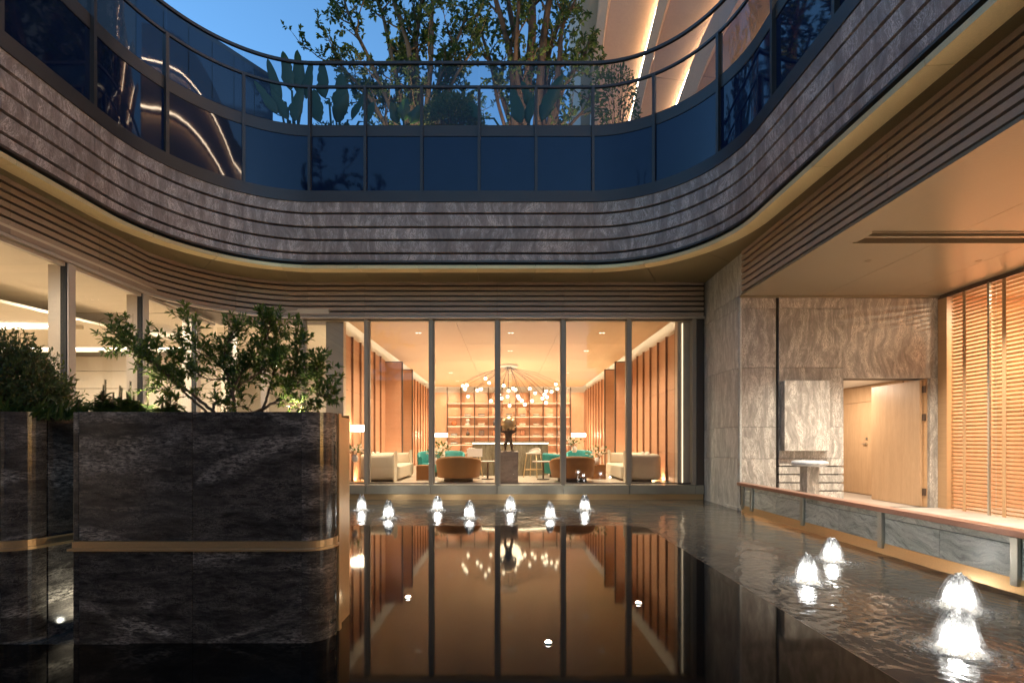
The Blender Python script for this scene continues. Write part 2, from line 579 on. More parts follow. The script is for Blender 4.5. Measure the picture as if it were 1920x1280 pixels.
# ================================================================== SETTING
# water: outer pool as a real rippled surface around the fountain jets
JETS_BACK = [(-3.06, 10.2), (-2.23, 9.13), (-1.46, 10.2), (-.70, 9.13), (.08, 10.2), (.82, 9.13), (1.65, 10.2)]
JETS_SIDE = [(3.95, 5.87), (3.10, 4.98), (3.93, 4.19), (3.12, 3.34)]
def pool_sheet(name, x0, x1, y0, y1, h):
    nx = int((x1 - x0) / h); ny = int((y1 - y0) / h)
    X, Y = np.meshgrid(np.linspace(x0, x1, nx + 1), np.linspace(y0, y1, ny + 1))
    Z = np.zeros_like(X)
    rs = np.random.RandomState(4)
    for jx, jy in JETS_BACK + JETS_SIDE:
        r = np.hypot(X - jx, Y - jy)
        ang = np.arctan2(Y - jy, X - jx)
        wob = .03 * np.sin(3 * ang + rs.rand() * 6) + .025 * np.sin(7 * ang + rs.rand() * 6)
        Z += .0042 * np.exp(-r / .75) * np.sin((r + wob) * 2 * np.pi / .105) / (1 + .6 * r)
        Z += .006 * np.exp(-((r - .16) / .07) ** 2)
    for k in range(14):
        a = rs.rand() * 6.28; lam = .18 + .5 * rs.rand()
        Z += .0007 * lam * np.sin((X * np.cos(a) + Y * np.sin(a)) * 6.28 / lam + rs.rand() * 6)
    me = bpy.data.meshes.new(name)
    nv = X.size
    me.vertices.add(nv)
    me.vertices.foreach_set('co', np.stack([X, Y, Z], -1).astype(np.float32).ravel())
    ii, jj = np.meshgrid(np.arange(nx), np.arange(ny))
    a = (jj * (nx + 1) + ii).ravel()
    q = np.stack([a, a + 1, a + nx + 2, a + nx + 1], -1)
    me.loops.add(q.size); me.loops.foreach_set('vertex_index', q.ravel().astype(np.int32))
    me.polygons.add(len(q)); me.polygons.foreach_set('loop_start', (np.arange(len(q)) * 4).astype(np.int32))
    me.polygons.foreach_set('loop_total', np.full(len(q), 4, np.int32))
    me.polygons.foreach_set('use_smooth', np.ones(len(q), bool))
    me.update(); me.validate()
    me.materials.append(M_water)
    return struct(link(name, me))
pool_sheet('pool_water', -7.9, 4.97, .4, 12.2, .03)
struct(MB().box(-60, 60, -40, 90, -.9, -.6).build('ground', M_black))

# still reflecting basin with a thin metal rim, rounded far corner
def rounded(x0, x1, y0, y1, r, n=8):
    pts = [(x0, y0), (x1, y0)]
    for k in range(n + 1):
        t = (math.pi / 2) * k / n
        pts.append((x1 - r + r * math.cos(t), y1 - r + r * math.sin(t)))
    pts.append((x0, y1))
    return pts
def basin(x0, x1, y1, r, g, z1):
    p = rounded(x0, x1, -.6, y1, r)
    p = [(-7.9, -.6)] + p[1:] + [(x0, 3.40 + g), (-7.9, 3.40 + g)]
    return p
struct(MB().prism(basin(-2.66, 2.33, 8.2, .3, 0, .028), -.2, .028).build('reflecting_water', M_mirror))
struct(MB().prism(basin(-2.675, 2.345, 8.215, .312, .012, .02), -.22, .022).build('basin_edge', M_bronze))

# ------------------------------------------------------------------ curved stone balcony
bal = thing('balcony', 'curved balcony ring clad in grey stone courses with bronze lip', 'balcony', (0, 10.85, 5.3))
courses = [(4.07, 4.20), (4.252, 4.497), (4.549, 4.787), (4.839, 5.092), (5.144, 5.37)]
for z0, z1 in courses:
    for a, b in zip(JOINTS[:-1], JOINTS[1:]):
        d = rnd.uniform(-.002, .002)
        ribbon(BAL, a + .002, b - .002, rect(-.14, 0 + d, E + z0, E + z1)).build('stone_panel', M_band, bal)
ribbon(BAL, .2, BAL.L - .2, rect(-.30, -.13, E + 4.06, E + 5.368)).build('backing', M_louverd, bal)
ribbon(BAL, .2, BAL.L - .2, rect(-.3, .008, E + 4.025, E + 4.058)).build('drip_rail', M_bronze, bal)
ribbon(BAL, .2, BAL.L - .2, rect(-.3, -.06, E + 3.96, E + 4.022)).build('shadow_gap', M_black, bal)
LIPJ = [0.3, 2.0, 3.7, 5.4, 7.1, 8.8] + [s_larc(1.2), s_larc(.75), s_larc(.28)] + [s_front(x) for x in (-4.6, -3.32, -2.01, -.68, .65, 1.96)] + \
       [s_rarc(.47), s_rarc(.93), s_rarc(1.42)] + [s_right(y) for y in (6.85, 5.0, 3.2, 1.4, -.5)]
for a, b in zip(LIPJ[:-1], LIPJ[1:]):
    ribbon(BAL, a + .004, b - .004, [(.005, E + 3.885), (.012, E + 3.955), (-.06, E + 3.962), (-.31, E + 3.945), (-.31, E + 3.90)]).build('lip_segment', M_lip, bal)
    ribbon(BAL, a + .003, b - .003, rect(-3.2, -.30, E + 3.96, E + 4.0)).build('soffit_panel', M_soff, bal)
ribbon(BAL, .2, BAL.L - .2, rect(-3.2, -.31, E + 4.06, E + 6.80), step=.3).build('edge_beam', M_black, bal)

# ------------------------------------------------------------------ glass balustrade with spandrels
gb = thing('glass_balustrade', 'tall curved glass balustrade with dark blue lower panels above the stone', 'balustrade', (0, 10.85, E + 5.37))
ribbon(BAL, .3, BAL.L - .3, rect(-.12, .02, E + 5.372, E + 5.62)).build('bottom_rail', M_rail, gb)
ribbon(BAL, .3, BAL.L - .3, rect(-.20, -.045, E + 6.88, E + 7.13)).build('mid_rail', M_rail, gb)
ribbon(BAL, .3, BAL.L - .3, rect(-.06, -.01, E + 7.95, E + 8.0)).build('lower_handrail', M_rail, gb)
ribbon(BAL, .3, BAL.L - .3, rect(-.055, .005, E + 8.475, E + 8.535)).build('top_handrail', M_rail, gb)
for a, b in zip(JOINTS[:-1], JOINTS[1:]):
    ribbon(BAL, a + .03, b - .03, rect(-.10, -.06, E + 5.62, E + 6.88)).build('spandrel_panel', M_span, gb)
    ribbon(BAL, a + .03, b - .03, rect(-.044, -.032, E + 7.135, E + 7.95), step=.2).build('glass_pane', M_glassu, gb)
    ribbon(BAL, a + .004, b - .004, rect(-.042, -.030, E + 8.0, E + 8.478), step=.2).build('upper_glass_pane', M_glassu, gb)
for q in POSTS:
    ribbon(BAL, q - .03, q + .03, rect(-.11, .015, E + 5.62, E + 7.97)).build('post', M_rail, gb)

# roof deck (garden level) behind the balustrade
struct(ribbon(BAL, 0, BAL.L, rect(-3.2, -.21, E + 6.82, E + 6.95), step=.3).build('garden_deck', M_darkb))
struct(MB().box(-40, 40, 13.4, 45, E + 5.5, E + 6.90).build('garden_ground', M_green))
struct(MB().box(-40, -9.4, -10, 13.39, E + 5.5, E + 6.88).build('left_roof', M_darkb))
struct(MB().box(6.9, 40, -10, 13.39, E + 5.5, E + 6.88).build('right_roof', M_darkb))

# ------------------------------------------------------------------ louvre bands under the balcony
LOU = Path()
cR = 2.64
t0 = math.atan2(10.15 - (12.06 - cR), -7.55 + 5.0)
if t0 < 0: t0 += 2 * math.pi
LOU.line((-7.55, -2), (-7.55, 10.15))
LOU.arc((-5.0, 12.06 - cR), 2.64, t0, math.pi / 2)
S1 = LOU.L
LOU.line((-5.0, 12.06), (4.93, 12.06))
lf = thing('louvre_fascia', 'bronze louvre band curving from left windows across front lounge glazing', 'louvres', (0, 12.06, E + 3.1))
ZL = [3.135 + i * .1265 for i in range(7)]
mull = [-5.13, -3.52, -1.9, -.24, 1.41, 3.06, 4.70]
jl = [.3, 3.0, 6.2, 9.3, 10.9, S1 - 1.6] + [S1 + x + 5.0 for x in (-4.95, -3.52, -1.9, -.24, 1.41, 3.06)] + [LOU.L - .03]
for a, b in zip(jl[:-1], jl[1:]):
    for z in ZL:
        ribbon(LOU, a + .003, b - .003, [(-.03, E + z), (.050, E + z - .004), (.056, E + z + .078), (-.03, E + z + .086)]).build('slat', M_louver, lf)
ribbon(LOU, .2, LOU.L, rect(-.16, -.035, E + 3.06, E + 4.0)).build('backing', M_louverd, lf)
ribbon(LOU, .2, LOU.L, rect(-.15, .062, E + 3.07, E + 3.118)).build('bottom_trim', M_framew, lf)

LOR = Path().line((4.95, 10.12), (4.95, -2))
lr = thing('louvre_fascia', 'straight dark louvre band above the terrace parapet on the right', 'louvres', (4.95, 6, E + 3.1))
for a, b in zip([0.03, 2.1, 3.9, 5.7, 7.5, 9.3], [2.1, 3.9, 5.7, 7.5, 9.3, 12.0]):
    for z in ZL:
        ribbon(LOR, a + .003, b - .003, [(-.03, E + z), (.050, E + z - .004), (.056, E + z + .078), (-.03, E + z + .086)]).build('slat', M_louver, lr)
ribbon(LOR, .02, 12.1, rect(-.10, -.035, E + 3.10, E + 4.0)).build('backing', M_louverd, lr)
ribbon(LOR, .02, 12.1, rect(-.26, .055, E + 3.055, E + 3.10)).build('bottom_trim', M_terc, lr)

# ------------------------------------------------------------------ front glazing of the lounge
GY = 12.17
fg = thing('window_wall', 'wide front window wall of tall panes before the orange lounge', 'window', (0, GY, .15))
xs = [-7.5, -6.6] + mull
for x in mull:
    MB().box(x - .048, x + .048, GY - .08, GY + .10, E - 1.075, E + 3.07).build('mullion', M_frame, fg, bevel=.006)
    MB().box(x + .048, x + .085, GY - .02, GY + .08, E - 1.06, E + 3.06).build('pane_frame', M_bead, fg)
    if x > -5: MB().box(x - .062, x - .049, GY - .02, GY + .08, E - 1.06, E + 3.06).build('pane_frame', M_bead, fg)
for a, b in zip(mull[:-1], mull[1:]):
    MB().box(a + .086, b - .063, GY + .02, GY + .032, E - 1.03, E + 3.03).build('glass_pane', M_glass, fg)
    MB().box(a + .087, b - .064, GY - .01, GY + .07, E + 3.031, E + 3.06).build('head_trim', M_bead, fg)
    MB().box(a + .087, b - .064, GY - .01, GY + .07, E - 1.06, E - 1.031).build('sill_trim', M_bronze, fg)
    MB().box(a + .004, b - .004, GY - .13, GY + .12, E - 1.30, E - 1.077).build('base_rail', M_base, fg, bevel=.006)
MB().box(4.765, 4.93, GY - .06, GY + .12, E - 1.08, E + 3.06).build('end_jamb', M_bronze, fg)
MB().box(-5.3, 4.93, GY - .05, GY + .05, -.2, E - 1.302).build('plinth', M_gold, fg)
MB().box(4.704, 4.92, GY - .13, GY + .12, E - 1.30, E - 1.08).build('base_rail', M_base, fg)

# ------------------------------------------------------------------ left glazing (lobby)
lg = thing('window_wall', 'side window wall of pale framed panes behind the planters, bright lobby inside', 'window', (-7.55, 8, .15))
ly = [4.91, 6.63, 8.35, 10.07, 11.79]
for y in ly:
    MB().box(-7.66, -7.50, y - .07, y + .07, E - 1.075, E + 3.065).build('mullion', M_framew, lg, bevel=.006)
    MB().box(-7.90, -7.67, y - .02, y + .02, E - 1.06, E + 3.06).build('fin', M_framew, lg)
    MB().box(-7.63, -7.53, y - .085, y - .071, E - 1.06, E + 3.06).build('gasket', M_black, lg)
for a, b in zip([3.2] + ly, ly + [12.6]):
    MB().box(-7.60, -7.588, a + .075, b - .09, E - 1.03, E + 3.0).build('glass_pane', M_glass, lg)
    MB().box(-7.64, -7.54, a + .075, b - .09, E + 3.0, E + 3.06).build('head_trim', M_framew, lg)
    MB().box(-7.70, -7.48, a + .003, b - .003, -.2, E - 1.08).build('base_rail', M_base, lg)
# set-back lobby front between the side glazing and the lounge
MB().box(-7.9, -5.2, 12.62, 12.9, -.2, E - 1.08).build('base_rail', M_base, lg)
for x in (-7.2, -6.35):
    MB().box(x - .06, x + .06, 12.6, 12.8, E - 1.08, E + 3.065).build('mullion', M_framew, lg)
MB().box(-7.6, -5.2, 12.68, 12.692, E - 1.07, E + 3.0).build('glass_pane', M_glass, lg)
_arc = [tuple(LOU.at(12.15 + (S1 - 12.15) * i / 12)[0] + LOU.at(12.15 + (S1 - 12.15) * i / 12)[1] * -.02) for i in range(13)]
struct(MB().prism([(-7.66, 12.95), (-7.66, 10.17)] + _arc + [(-4.6, 12.10), (-4.6, 12.95)], E + 3.122, E + 3.16).build('recess_soffit', M_bronze))

# lobby room
struct(MB().box(-22, -4.42, -3, 22, E - 1.2, E - 1.08).build('lobby_floor', M_floorw))
struct(MB().box(-22, -7.5, -3, 11.9, E + 3.17, E + 3.3).build('lobby_ceiling', M_ceil))
struct(MB().box(-22, -4.42, 12.0, 22, E + 3.18, E + 3.3).build('lobby_ceiling', M_ceil))
struct(MB().box(-22.2, -22, -3, 22, E - 1.08, E + 3.2).build('lobby_wall', M_plasterw))
struct(MB().box(-22, -4.5, 22, 22.2, E - 1.08, E + 3.2).build('lobby_end_wall', M_plasterw))
struct(MB().box(-22, -7.6, -3.2, -3, E - 1.08, E + 3.2).build('lobby_near_wall', M_plasterw))
lw = thing('curved_feature_wall', 'pale banded feature wall inside the lobby behind the planter shrubs', 'wall', (-12, 15.5, .37))
for k in range(7):
    z0 = E - 1.08 + k * .56
    MB().box(-21.9, -9.2, 15.6 - .02 * (k % 2), 15.9, z0 + .006, z0 + .55 if k < 6 else E + 2.74).build('wall_board', M_plasterw, lw)
# dropped ceiling trays with white light coves
tr = thing('ceiling_tray', 'dropped lobby ceiling tray with bright white light cove along its far edge', 'ceiling tray', (-13, 14, E + 2.9))
MB().prism([(-22, 7.0), (-10.2, 9.6), (-9.3, 14.4), (-22, 14.4)], E + 2.80, E + 2.86).build('tray_panel', M_ceil, tr)
MB().box(-21, -9.7, 14.46, 14.62, E + 2.82, E + 2.86).build('light_strip', M_ledw, tr)
MB().box(-21.9, -9.3, 14.64, 14.72, E + 2.72, E + 3.17).build('cove_upstand', M_ceil, tr)
tr2 = thing('ceiling_tray', 'narrow lobby ceiling light cove higher and further left than the other', 'ceiling tray', (-12, 9.6, E + 2.9))
MB().prism([(-19, 11.0), (-13.7, 11.25), (-10.6, 11.55), (-19, 11.7)], E + 2.74, E + 2.76).build('light_strip', M_ledw, tr2)
MB().prism([(-19, 11.73), (-10.2, 11.6), (-10.2, 11.66), (-19, 11.80)], E + 2.70, E + 2.79).build('cove_upstand', M_ceil, tr2)
for i, (x, y) in enumerate([(-9.5, 5.5), (-11, 8.5), (-9.0, 10.5), (-12.5, 12), (-6.3, 15), (-7.5, 18)]):
    lamp('lobby_downlight_lamp', 'AREA', (x, y, E + 2.70 if x < -9.2 and y > 9 else E + 3.1), 60, (1.0, .90, .75), shape='DISK', size=.3)

# ------------------------------------------------------------------ right building: stone wall, terrace
sw = thing('stone_wall', 'grey veined stone wall with tall panels between lounge glazing and open door', 'wall', (6, 10.3, 0))
TY = 10.3
zj = [-1.40, -.36, .32, 1.58, 2.84, 3.10]
MB().box(5.02, 7.1, TY + .06, TY + .5, -.1, E + 4.0).build('core', M_louverd, sw)
MB().box(5.02, 9.2, TY + .065, TY + .5, E + 1.37, E + 4.0).build('core', M_louverd, sw)
for z0, z1 in zip(zj[:-1], zj[1:]):
    MB().box(4.985, 5.735, TY, TY + .06, E + z0 + .004, E + z1 - .004).build('stone_panel', M_wall, sw, bevel=.003)
    if z0 >= -.37:
        MB().box(5.80, 7.175, TY, TY + .06, E + max(z0, -.355) + .004, E + z1 - .004).build('stone_panel', M_wall, sw, bevel=.003)
zs = -1.40
for k in range(6):
    z0 = -1.40 + k * .174
    MB().box(5.80, 7.175, TY - .004, TY + .055, E + z0 + .022, E + z0 + .17).build('stone_slat', M_wall, sw, bevel=.003)
MB().box(5.83, 6.78, TY - .16, TY - .001, E - .19, E + 1.285).build('raised_stone_box', M_wall, sw, bevel=.006)
# lintel and jamb
MB().box(7.18, 9.215, TY + .01, TY + .08, E + 1.36, E + 3.06).build('lintel_panel', M_wall, sw, bevel=.003)
MB().box(9.03, 9.215, TY + .012, TY + .4, E - 1.40, E + 1.355).build('jamb_panel', M_wall, sw, bevel=.003)
MB().box(7.10, 7.18, TY + .05, TY + .4, E - 1.40, E + 1.36).build('jamb_panel', M_wall, sw)
# return face towards the pool
for (y0, y1, zz) in ((10.30, 11.50, zj), (11.53, 12.10, [-1.6, -.40, .30, 1.60, 2.9])):
    zz = [-1.6] + list(zz[1:]) + [3.99]
    for z0, z1 in zip(zz[:-1], zz[1:]):
        MB().box(4.93 if y0 < 11 else 4.945, 4.984 + .03, y0 + .003, y1, E + z0 + .003, E + z1 - .003).build('return_panel', M_pier, sw, bevel=.004)
MB().box(4.98, 5.4, 10.37, 12.4, -.3, E + 3.99).build('core', M_louverd, sw)
MB().box(4.90, 4.975, 10.27, 10.9, -.3, .06).build('plinth_block', M_pier, sw, bevel=.01)
MB().box(4.931, 5.02, 10.05, 10.299, E + 3.101, E + 3.99).build('return_panel', M_pier, sw)
MB().box(4.931, 4.984, 10.24, 10.299, -.1, E + 3.05).build('return_panel', M_pier, sw, bevel=.012)
MB().box(4.95, 9.2, TY - .05, TY - .002, E + 3.062, E + 3.098).build('head_trim', M_terc, sw)

struct(MB().box(5.0, 9.6, -2, 10.34, -.2, .05).build('terrace_floor', M_paving))
tco = struct(MB().box(5.22, 9.6, -2, 10.36, E + 3.205, E + 3.25).build('terrace_ceiling', M_bronze))
for y0, y1, xa in ((-2, 1.0, 5.22), (1.0, 4.1, 5.22), (4.1, 7.15, 5.22), (7.52, 10.36, 5.22)):
    for x0, x1 in ((5.22, 6.7), (6.7, 8.2), (8.2, 9.6)):
        MB().box(x0 + .003, x1 - .003, y0 + .003, y1 - .003, E + 3.10, E + 3.2).build('ceiling_panel', M_terc, tco)
MB().box(5.22, 5.45, 7.15, 7.52, E + 3.10, E + 3.2).build('ceiling_panel', M_terc, tco)
MB().box(5.45, 9.6, 7.15, 7.52, E + 3.18, E + 3.2).build('slot_back', M_bronze, tco)
MB().box(5.45, 9.2, 7.30, 7.36, E + 3.10, E + 3.17).build('slot_blade', M_terc, tco)
MB().box(5.40, 9.2, 7.13, 7.149, E + 3.085, E + 3.12).build('slot_trim', M_terc, tco)
MB().box(5.40, 9.2, 7.521, 7.54, E + 3.085, E + 3.12).build('slot_trim', M_terc, tco)
# terrace roof so that no sky leaks in
struct(MB().box(5.06, 14, -2, 13.3, E + 4.01, E + 4.05).build('terrace_roof', M_black))

# parapet
pp = thing('parapet', 'low green grey stone parapet with copper cap along the pool terrace', 'parapet', (4.95, 6, 0))
py = [10.0, 9.64, 7.98, 6.31, 4.64, 2.97, 1.3]
MB().add([(4.83, 10.05, -.2), (4.83, .5, -.2), (4.905, .5, .135), (4.905, 10.05, .135), (5.0, 10.05, -.2), (5.0, .5, -.2), (5.0, .5, .135), (5.0, 10.05, .135)],
         [(0, 1, 2, 3), (7, 6, 5, 4), (3, 2, 6, 7), (0, 3, 7, 4), (1, 5, 6, 2)]).build('plinth', M_gold, pp)
MB().box(4.865, 5.04, .5, 10.23, .535, .60).build('cap', M_copper, pp, bevel=.006)
MB().box(4.93, 5.0, .5, 10.2, .13, .53).build('core', M_black, pp)
for y in py:
    MB().box(4.862, 4.93, y - .035, y + .035, .07, .534).build('post', M_steel, pp, bevel=.004)
for a, b in zip(py[1:], py[:-1]):
    m = (a + b) / 2
    segs = [(a + .04, m - .002), (m + .002, b - .04)] if b - a > 1 else [(a + .04, b - .04)]
    for y0, y1 in segs:
        MB().box(4.902, 4.93, y0, y1, .137, .455).build('stone_panel', M_para, pp, bevel=.002)
        MB().box(4.902, 4.93, y0, y1, .463, .53).build('stone_panel', M_para, pp, bevel=.002)

# corridor behind the door
co = struct(MB().box(7.1, 9.6, 10.5, 17, -.2, .049).build('corridor_floor', M_paving))
struct(MB().box(9.52, 9.7, 10.75, 17, .0, E + 1.9).build('corridor_wall', M_oak))
struct(MB().box(6.9, 7.1, 10.85, 17, .0, E + 1.9).build('corridor_far_wall', M_white))
struct(MB().box(7.0, 9.7, 17, 17.2, .0, E + 1.9).build('corridor_end_wall', M_oak))
struct(MB().box(7.0, 9.7, 10.4, 17.2, E + 1.50, E + 1.6).build('corridor_ceiling', M_white))
cd = thing('corridor_door', 'closed pale oak door with small handle inside the corridor', 'door', (9.5, 12.9, .05))
MB().box(9.49, 9.519, 12.55, 13.6, .07, E + 1.05).build('door_leaf', M_oak, cd, bevel=.003)
MB().box(9.46, 9.489, 12.72, 12.75, E - .06, E - .035).box(9.44, 9.46, 12.72, 12.86, E - .06, E - .04).build('handle', M_steel, cd)
MB().box(9.47, 9.489, 12.71, 12.76, E + .06, E + .11).build('lock', M_steel, cd)
MB().box(9.49, 9.519, 12.55, 16.9, E + 1.06, E + 1.45).build('overpanel', M_oak, cd)
MB().box(9.49, 9.519, 11.6, 12.54, .07, E + 1.45).build('side_panel', M_oak, cd)
od = thing('open_door', 'wide oak door standing open inward beside the terrace blinds', 'door', (8.98, 10.4, .05))
MB().box(8.90, 8.96, 10.42, 11.80, .06, E + 1.33).build('door_leaf', M_oak, od, bevel=.004)
MB().box(8.962, 9.03, 10.38, 10.50, .05, E + 1.355).build('door_frame', M_slatw, od)
for z in (E - 1.15, E + .45, E + 1.05):
    MB().box(8.945, 8.99, 10.36, 10.415, z, z + .15).build('hinge', M_bronze, od)
lamp('corridor_lamp', 'AREA', (8.2, 12.5, E + 1.47), 24, (1.0, .84, .66), shape='DISK', size=.6)

# wooden blinds
bl = thing('wooden_blind', 'wide wooden slatted blind glowing orange beside the terrace', 'blind', (9.2, 8, .05))
BX = 9.24
rz = E - 1.39
nsl = 58
pitch = (3.02 + 1.39) / nsl
me_s = {}
def blind_section(y0, y1, name='slat'):
    m = MB()
    a = R(32)
    w, t = .062, .006
    dx, dz = math.cos(a) * w / 2, math.sin(a) * w / 2
    m.add([(-dx, y0, dz), (dx, y0, -dz), (dx, y1, -dz), (-dx, y1, dz), (-dx, y0, dz + t), (dx, y0, -dz + t), (dx, y1, -dz + t), (-dx, y1, dz + t)],
          [(0, 1, 2, 3), (4, 7, 6, 5), (0, 4, 5, 1), (1, 5, 6, 2), (2, 6, 7, 3), (3, 7, 4, 0)])
    me = bpy.data.meshes.new('slat'); me.from_pydata(m.v, [], m.f); me.materials.append(M_slatw)
    for k in range(nsl):
        o = link('slat', me, bl)
        o.location = (BX, 0, rz + (k + .5) * pitch)
blind_section(9.24, 10.02)
blind_section(6.9, 9.2)
for y in (9.72, 8.94, 8.0):
    MB().box(BX - .045, BX - .037, y - .035, y + .035, rz, E + 3.02).build('ladder_tape', M_slatw, bl)
MB().box(BX - .06, BX - .02, 9.2, 9.24, .05, E + 3.05).build('mullion', M_steel, bl)
MB().box(BX - .05, BX + .1, 10.10, 10.305, .05, E + 3.05).build('jamb', M_slatw, bl)
MB().box(BX - .06, BX + .1, -2, 10.29, E + 3.02, E + 3.098).build('head_rail', M_bronze, bl)
MB().box(BX - .05, BX - .046, 9.08, 9.085, .05, E + 3.0).build('pull_cord', M_steel, bl)
blg = thing('blind_window', 'tall glass pane standing directly behind the wooden blind', 'window', (9.32, 8, .05))
MB().box(9.30, 9.312, -2, 10.1, .06, E + 3.0).build('glass_pane', M_glass, blg)
struct(MB().box(11.2, 11.4, -2, 10.6, .0, E + 3.1).build('side_room_wall', M_shelfw))
struct(MB().box(9.33, 11.4, 10.31, 10.6, .0, E + 3.1).build('side_room_end_wall', M_shelfw))
struct(MB().box(9.6, 11.4, -2, 10.6, -.2, .045).build('side_room_floor', M_paving))
struct(MB().box(9.61, 11.4, -2, 10.6, E + 3.1, E + 3.2).build('side_room_ceiling', M_white))
for y in (3.5, 6.0, 8.6):
    lamp('side_room_lamp', 'AREA', (10.4, y, E + 3.05), 62, (1.0, .82, .60), shape='DISK', size=.6)
# added terrace downlights that brighten wall and ceiling; no such fittings are seen
for i, (x, y) in enumerate([(6.2, 8.3), (8.1, 8.3), (6.3, 5.4), (8.1, 5.4), (7.2, 2.4)]):
    d = thing('downlight', ['small recessed downlight in terrace ceiling before the raised stone box', 'small recessed downlight in terrace ceiling before the open door',
        'recessed downlight above the parapet behind the ceiling slot', 'recessed downlight near the blinds behind the ceiling slot', 'recessed terrace downlight nearest the viewer'][i], 'downlight', (x, y, E + 3.1))
    MB().lathe([(.035, -.002), (.035, .0), (.05, .0), (.05, -.006), (.035, -.006)], 16, (0, 0, 0), False).build('ring', M_terc, d, local=True)
    lamp('downlight_lamp', 'SPOT', (x, y, E + 3.07), (310 if i < 2 else 130) if i < 4 else 34, (1.0, .89, .73), spot_size=R(105), spot_blend=.8, shadow_soft_size=.05)

# unseen wall added behind the viewer to keep low sky off the planters
rw = thing('rear_building', 'stone faced fourth side of the court behind the viewer', 'building', (0, -7, 0))
MB().box(-14, 14, -7.5, -7, -.6, E + 4.0).build('wall', M_band, rw)
struct(MB().box(-7.9, 9.5, -7, .4, -.5, -.02).build('rear_paving', M_black))
# ================================================================== LOUNGE INTERIOR
FZ = E - 1.08
RX0, RX1, RY1 = -4.3, 4.45, 27.4
struct(MB().box(RX0 - .1, RX1 + .1, 12.3, RY1, FZ - .1, FZ).build('lounge_floor', M_floorw))
struct(MB().box(RX0 - .25, RX0 - .05, 12.42, RY1, FZ, E + 3.52).build('lounge_wall', M_white))
struct(MB().box(RX1 + .05, RX1 + .25, 12.42, RY1, FZ, E + 3.52).build('lounge_wall', M_white))
bw = struct(MB().box(RX0 - .2, RX1 + .2, RY1 + .02, RY1 + .2, FZ, E + 3.52).build('lounge_back_wall', M_white))
struct(MB().box(RX0 - .3, RX1 + .3, 12.35, RY1 + .3, E + 3.5, E + 3.6).build('lounge_roof', M_white))
ce = struct(MB().box(RX0 + .22, RX1 - .22, 12.32, RY1 - .25, E + 3.11, E + 3.15).build('lounge_ceiling', M_black))
for i in range(3):
    for j in range(5):
        w = (RX1 - RX0 - .44) / 3; d = (RY1 - .25 - 12.32) / 5
        x0 = RX0 + .22 + i * w; y0 = 12.32 + j * d
        MB().box(x0 + .004, x0 + w - .004, y0 + .004, y0 + d - .004, E + 3.085, E + 3.109).build('ceiling_panel', M_woodc, ce)
# cove strips behind the dropped ceiling edge
for x0, x1 in ((RX0 + .25, RX0 + .28), (RX1 - .28, RX1 - .25)):
    struct(MB().box(x0, x1, 12.5, RY1 - .3, E + 3.151, E + 3.17).build('cove_light_strip', M_led))
struct(MB().box(RX0 + .3, RX1 - .3, RY1 - .31, RY1 - .28, E + 3.151, E + 3.17).build('cove_light_strip', M_led))
struct(MB().box(RX0 - .2, RX1 + .2, 12.3, 12.42, E + 3.16, E + 3.5).build('lounge_front_beam', M_white))

M_fin = wood('fin_wood', (.24, .115, .06), (.32, .16, .085), (.35, .35, 3.5), .4, .05)
def side_wall(sx, label):
    wl = thing('panelled_wall', label, 'panelling', (RX0 if sx < 0 else RX1, 19, FZ))
    xw = RX0 if sx < 0 else RX1
    d = -sx
    y = 12.5
    k = 0
    def bx(a, b, y0, y1, z0, z1): 
        return MB().box(min(a, b), max(a, b), y0, y1, z0, z1)
    while y < RY1 - .3:
        w = .74
        if 16.8 < y < 17.4 or 18.6 < y < 19.1:      # screen turned out of the wall
            bx(xw - d * .03, xw + d * .62, y, y + .06, FZ, E + 2.78).build('screen_panel', M_panel, wl, bevel=.004)
            bx(xw + d * .62, xw + d * .66, y - .01, y + .08, FZ, E + 2.81).build('fin', M_bronze, wl)
            bx(xw - d * .03, xw + d * .62, y - .004, y + .064, E + 2.781, E + 2.81).build('fin', M_bronze, wl)
            y += 1.8 if 16.8 < y < 17.4 else 2.0
            continue
        z = FZ
        for z1 in (E - .30, E + 1.38, E + 2.85):
            bx(xw - d * .03, xw + d * .05, y + .05, y + w, z + .004, z1 - .004).build('wall_panel', M_panel, wl, bevel=.003)
            z = z1
        bx(xw - d * .03, xw + d * .10, y - .0, y + .045, FZ, E + 2.87).build('fin', M_fin, wl)
        y += w
side_wall(-1, 'copper orange wall panels and fins along the left side of the lounge')
side_wall(1, 'copper orange wall panels and fins along the right side of the lounge')
MB().box(RX0 - .28, RX0 + .16, 12.26, 12.46, FZ, E + 3.07).build('pilaster', M_framew, None)
tag(bpy.data.objects['pilaster'], 'pale pilaster at the left front corner of the lounge', 'pilaster')
q = MB().box(RX1 - .12, RX1 + .25, 12.26, 12.44, FZ, E + 3.07).build('pilaster', M_framew, None)
tag(q, 'pale pilaster with light strip at the right front corner of the lounge', 'pilaster')
MB().box(RX1 - .01, RX1 + .01, 12.235, 12.258, FZ + .05, E + 3.0).build('light_strip', M_ledp, q)

